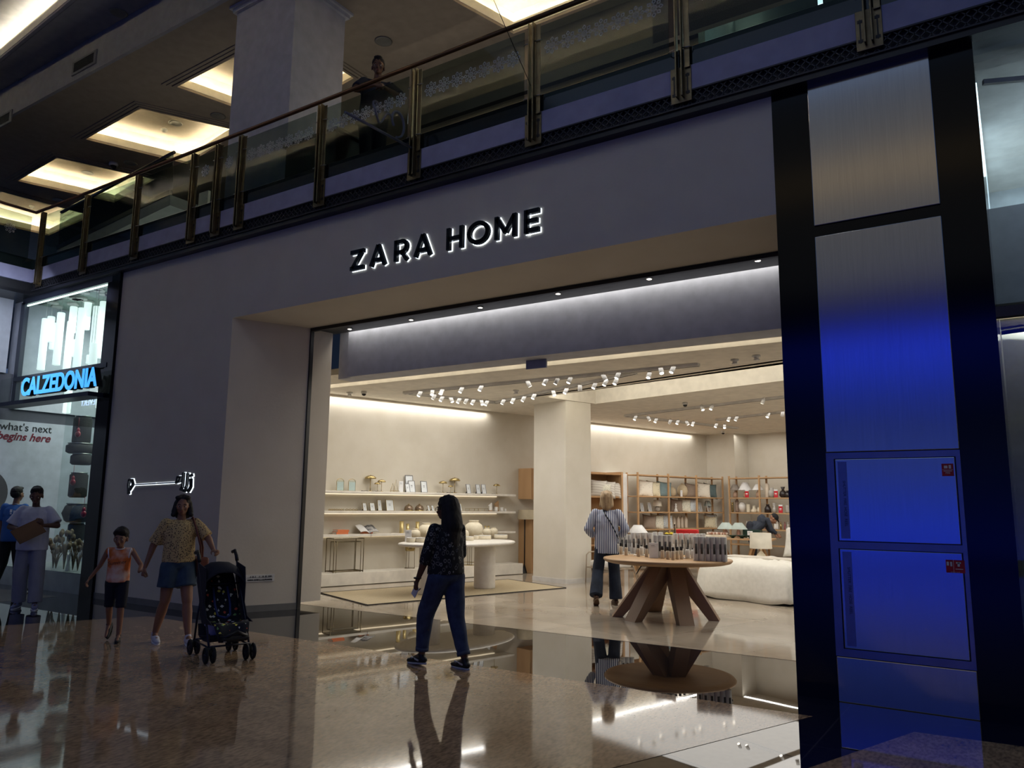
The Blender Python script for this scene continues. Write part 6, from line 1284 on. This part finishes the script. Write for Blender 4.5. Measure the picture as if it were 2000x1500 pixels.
# 4 boy
f4 = face(.30, .95); pD = V((-8.40, 4.93, .003)); M4b = Matrix.Translation(pD) @ rotz(math.atan2(-f4[0], f4[1])); hd = M4b.inverted() @ (M3 @ (P3['wrR']+V((.02, -.03, -.10)))); hb = 1.19/1.70
wl = tuple((hd+V((.03, 0, .05)))/hb)
tie = mat('tie_dye_orange', (214, 110, 44), .85, c2=(232, 206, 186), nscale=5, nmix=.18)
t4, P4, HM4, s4 = human('small boy in orange tie-dye tank top and dark shorts walking toward the camera', tuple(pD), f4, 1.19, dict(skin=sk_tan, hair='boy', hs=1.22, top=tie, topname='tank_top', bottom=mat('navy_shorts', (18, 22, 36), .85), botname='shorts', shorts=1, leg=.95, shr=.085, sleeve=0, loose=1.12, wide=.92, hem=.03, collar=paper, shoe=mat('black_sandal', (24, 24, 28), .6), sole=blk, hyaw=-.1, hpitch=-.08,
    J=dict(head=(0, .012, 1.46), elL=(-.33, .06, 1.15), wrL=wl, hdL=(-.6, 0, .2), hnL=(0, 0, -1), elR=(.28, -.10, 1.15), wrR=(.42, -.14, .95), hdR=(.5, 0, -.8), kneeR=(.09, -.02, .50), ankR=(.11, -.26, .22), toeR=(.12, -.14, .06), kneeL=(-.09, .08, .49), ankL=(-.09, .06, .085), toeL=(-.10, .25, .03)), shupR=(0, -.6, .8), curlL=1.0), vox=.007)
m = MB()
for sx in (-1, 1): m.tube([V((sx*.135, .0, 1.40))*s4+V((.075*s4*math.cos(a), .075*s4*math.sin(a)*.9, -.0)) .copy() if False else V((sx*(.15+.012*math.sin(a)), .075*math.cos(a), 1.33+.085*math.sin(a)))*s4 for a in [k*math.pi/9 for k in range(18)]], .007, 6, True)
m.build('white_piping', paper, t4)
text('printed_lettering', 'Summer', mat('print_black', (30, 28, 32), .6), Matrix.Translation(V((0, .152, 1.18))*s4) @ Matrix.Rotation(math.pi, 4, 'Z') @ Matrix.Rotation(math.pi/2, 4, 'X') @ Matrix.Rotation(.1, 4, 'Z'), .055, .002, None, 'CENTER').parent = t4
# 5 man in the white shirt with the folder
f5 = face(.25, .97); pE = V((-11.88, 5.66, .003))
t5, P5, HM5, s5 = human('man in white T-shirt and pale trousers reading a brown folder by the left window', tuple(pE), f5, 1.68, dict(skin=sk_dark, hair='short', top=mat('white_tee', (206, 206, 214), .85), bottom=mat('stone_trousers', (150, 150, 160), .85), sleeve=.85, slr=.088, slf=1.05, wide=1.12, loose=1.16, hem=.12, lr=.090, flare=1.02, pl=1.0, hpitch=-.28, hyaw=.1, collar=mat('white_tee', (206, 206, 214)), shoe=mat('blue_grey_shoe', (120, 124, 158), .6), sole=paper, wr=.010,
    J=dict(elR=(.30, .02, 1.14), wrR=(.10, .24, 1.10), hdR=(-.8, .4, -.1), hnR=(0, -.3, 1), elL=(-.32, .06, 1.16), wrL=(-.20, .30, 1.17), hdL=(.1, .6, .5), hnL=(.6, -.2, 0), kneeL=(-.12, .07, .49), ankL=(-.14, .10, .085), toeL=(-.19, .26, .03), kneeR=(.11, .0, .49), ankR=(.12, -.08, .085), toeR=(.13, .09, .03))))
M5 = Matrix.Translation(pE) @ rotz(math.atan2(-f5[0], f5[1])); fo = thing('folder', 'brown paper folder held in front by the man in the white T-shirt', 'folder', mx=M5 @ Matrix.Translation(V((-.04, .345, 1.085))*s5) @ Matrix.Rotation(.5, 4, 'Y') @ Matrix.Rotation(-.55, 4, 'X'))
m = MB(); m.bbox(-.18, .18, -.004, .004, -.12, .12, r=.003); m.build('cover', mat('kraft_folder', (150, 112, 72), .8), fo); m = MB(); m.box(-.17, .17, .0045, .006, -.11, .11); m.build('sheet', mat('kraft_sheet', (164, 128, 88), .8), fo)
# 6 man in the blue shirt at the left edge
f6 = face(.1, -1); t6, P6, HM6, s6 = human('man in bright blue T-shirt and black trousers, back turned, at the left picture edge', (-13.98, 6.34, .003), f6, 1.70, dict(skin=sk_tan, hair='short', top=mat('blue_tee', (34, 84, 150), .85), bottom=mat('black_trousers', (14, 14, 18), .85), sleeve=.8, slr=.08, wide=1.08, loose=1.08, hem=.1, lr=.07, collar=paper, shoe=mat('black_shoe', (16, 17, 20)), J=dict(ankL=(-.2, -.08, .085), toeL=(-.26, .08, .03), kneeL=(-.14, .02, .49), kneeR=(.1, .06, .49), ankR=(.11, .1, .085), toeR=(.13, .27, .03), elR=(.25, -.02, 1.12), wrR=(.2, .2, 1.12), hdR=(-.6, .6, 0))))
m = MB(); m.box(.015, .055, -.001, .001, 0, .05); m.box(.02, .05, -.001, .001, -.03, -.01); m.box(.075, .095, -.001, .001, -.01, .035); m.bm.transform(Matrix.Translation(V((0, -.137, 1.30))*s6)); m.build('shirt_print', paper, t6)
# 7 man leaning on the balcony rail
f7 = face(.35, .95); t7, P7, HM7, s7 = human('man in dark polo shirt leaning with folded arms on the balcony rail', (-7.0, 7.16, 5.722), f7, 1.75, dict(skin=sk_dark, hair='short', top=mat('navy_polo', (26, 34, 50), .85), bottom=mat('navy_trousers', (18, 22, 32), .85), sleeve=.8, slr=.075, wide=1.15, loose=1.1, hem=.1, lr=.075, shoe=blk, sole=blk, hyaw=-.25, hpitch=-.15,
    J=dict(waist=(0, .0, 1.06), chest=(0, .10, 1.24), neck=(0, .17, 1.39), head=(0, .20, 1.455), shL=(-.17, .15, 1.34), shR=(.17, .15, 1.34), elR=(.30, .32, 1.12), wrR=(.08, .42, 1.17), hdR=(-1, .2, 0), hnR=(0, -1, 0), elL=(-.30, .32, 1.12), wrL=(-.08, .36, 1.19), hdL=(1, .2, 0), hnL=(0, 0, -1), pelvis=(0, -.06, .93), hipL=(-.085, -.06, .9), hipR=(.085, -.06, .9))))
# 8 bending shop assistant
f8 = face(1, .1); p8 = I(2.35, 10.75, .003); t8, P8, HM8, s8 = human('person in dark clothes bending over behind the pale green lamps', tuple(p8), f8, 1.70, dict(skin=sk_tan, hair='cap', hairm=mat('black_cap', (16, 18, 24), .8), top=mat('charcoal_top', (48, 54, 66), .85), bottom=mat('dark_trousers', (30, 34, 46), .85), sleeve=1.8, slr=.06, wide=1.05, hem=.05, shoe=blk, sole=blk, hpitch=-.9,
    J=dict(waist=(0, .06, 1.04), chest=(0, .24, 1.16), neck=(0, .40, 1.19), head=(0, .46, 1.17), shL=(-.17, .35, 1.2), shR=(.17, .35, 1.2), elL=(-.2, .44, .95), wrL=(-.15, .58, .84), hdL=(0, .6, -.6), elR=(.2, .44, .95), wrR=(.15, .58, .84), hdR=(0, .6, -.6), pelvis=(0, -.05, .93), hipL=(-.085, -.05, .9), hipR=(.085, -.05, .9))))
# ================================================================ STROLLER
pD_ = Zp(375, 1279); pB_ = Zp(431, 1293)
fs_ = V((.94, -.34, 0)).normalized(); rr = V((fs_.y, -fs_.x, 0))
org = pD_ + fs_*.27 - rr*.20; st = thing('stroller', 'navy folding stroller with star-printed seat pushed beside the woman', 'stroller', (org.x, org.y, 0), math.atan2(-fs_.x, fs_.y))
fr_ = mat('stroller_frame', (22, 28, 48), .4); nav = mat('navy_fabric', (16, 22, 42), .85, c2=(12, 16, 32), nscale=10)
starm = cellmat('star_fabric', (14, 17, 30), [(236, 232, 220), (232, 218, 90), (220, 92, 66), (226, 228, 230), (130, 170, 100), (240, 238, 230)], 19, .40, .85, (1, 1, 1), dist='MANHATTAN', rand=.8)
X = .19
for sx in (-1, 1):
    m = MB(); m.tube([(sx*X, -.30, .93), (sx*X, -.16, .70), (sx*X, .10, .36), (sx*X, .27, .10)], .011, 8); m.build('side_tube', fr_, st)
    m = MB(); m.tube([(sx*X, -.27, .10), (sx*X, -.22, .36), (sx*X, -.10, .62)], .011, 8); m.build('rear_tube', fr_, st)
    m = MB(); m.tube([(sx*X, -.28, .91), (sx*X, -.31, .96), (sx*X, -.37, 1.005), (sx*X, -.44, .99)], .019, 8); m.build('handle', blk, st)
    m = MB(); m.tube([(sx*X, -.26, .14), (sx*X, .26, .14)], .009, 8); m.build('bottom_tube', fr_, st)
    for y in (-.27, .27):
        for dx in (-.034, .034):
            m = MB(); c = V((sx*X+dx, y+(.0), .078))
            m.tube([c+V((0, .062*math.cos(a), .062*math.sin(a))) for a in [k*math.pi/12 for k in range(24)]], .0155, 8, True); wo = m.build('wheel', mat('tyre', (14, 14, 16), .7), st)
            m = MB(); m.cyl(c-V((.012, 0, 0)), c+V((.012, 0, 0)), .016, 12)
            for k in range(6): a = k*math.pi/3; m.bar(c, c+V((0, .055*math.cos(a), .055*math.sin(a))), .010, .012, (1, 0, 0))
            m.build('hub', mat('hub_grey', (40, 42, 50), .5), wo)
        m = MB(); m.cyl((sx*X-.05, y, .078), (sx*X+.05, y, .078), .008, 8); m.tube([(sx*X, y, .078), (sx*X, y, .15)], .018, 8); m.build('wheel_fork', blk, st)
for a, b in (((-X, -.26, .15), (X, -.26, .15)), ((-X, .25, .15), (X, .25, .15)), ((-X, -.15, .69), (X, -.15, .69)), ((-X, -.1, .2), (X, .12, .2)), ((X, -.1, .2), (-X, .12, .2))): m = MB(); m.cyl(a, b, .009, 8); m.build('cross_bar', fr_, st)
def sheet(pts, w, th, mt, name, sag=.0):
    m = MB(); rs = []
    for i, (y, z) in enumerate(pts):
        a = V((0, y, z)); n0 = V((0, pts[min(i+1, len(pts)-1)][0]-pts[max(i-1, 0)][0], pts[min(i+1, len(pts)-1)][1]-pts[max(i-1, 0)][1])).normalized(); nn = V((0, -n0.z, n0.y))
        ww = w if isinstance(w, (int, float)) else w[i]; top = [a+V((x*ww, 0, 0))+nn*(sag*(1-x*x)) for x in (-1, -.6, -.2, .2, .6, 1)]
        rs.append(top+[p-nn*th for p in top[::-1]])
    m.rings(rs); return m.build(name, mt, st)
sheet([(-.25, .86), (-.20, .74), (-.13, .60), (-.07, .47), (-.03, .40), (.02, .365), (.10, .36), (.22, .375), (.29, .36), (.33, .28), (.355, .20)], [.12, .15, .165, .17, .175, .175, .175, .17, .165, .15, .13], .025, starm, 'seat', -.03)
m = MB(); rs = []
for i in range(6):
    a = -.5+i*.30; y = -.22+.22*math.sin(a)*1.1; z = .72+.19*math.cos(a)
    rs.append([V((sx_*(.20), y, z-(abs(sx_)**3)*.10)) for sx_ in (-1, -.8, -.4, 0, .4, .8, 1)]+[V((sx_*(.19), y, z-.012-(abs(sx_)**3)*.10)) for sx_ in (1, .8, .4, 0, -.4, -.8, -1)])
m.rings(rs); m.build('canopy', nav, st)
for sx in (-1, 1):
    m = MB(); m.rings([[V((sx*.19, y, z)), V((sx*.198, y, z))] + [V((sx*.198, y2, z2)), V((sx*.19, y2, z2))] for (y, z), (y2, z2) in (((-.30, .90), (-.02, .86)), ((-.30, .72), (.02, .70)), ((-.17, .55), (.02, .52)), ((-.10, .40), (.12, .40)), ((-.02, .33), (.30, .36)))], True, False); m.build('side_panel', nav, st)
    m = MB(); m.tube([(sx*.07, -.16, .66), (sx*.075, -.05, .50), (sx*.06, .02, .40), (0, .08, .385)], .012, 6); m.build('strap', mat('blue_strap', (34, 52, 110), .7), st)
m = MB(); m.tube([(-.12, .33, .26), (-.1, .42, .25), (0, .45, .30), (.1, .42, .25), (.12, .33, .26)], .018, 8); m.bbox(-.12, .12, .36, .46, .22, .25, r=.01); m.build('footrest', blk, st)
sheet([(-.26, .30), (-.22, .20), (-.05, .17), (.12, .18), (.16, .24)], .165, .01, nav, 'basket')
bg = MB(); bg.ell((0, -.12, .27), (.13, .12, .09)).ell((.05, -.2, .31), (.08, .06, .07)); o_ = bg.build('cloth_bundle', mat('white_cloth', (196, 196, 204), .9), None, label='crumpled white cloth stuffed in the basket under the stroller seat', cat='cloth'); bake(o_, .01, 2, .02, 14)
o_.location = st.location; o_.rotation_euler = st.rotation_euler
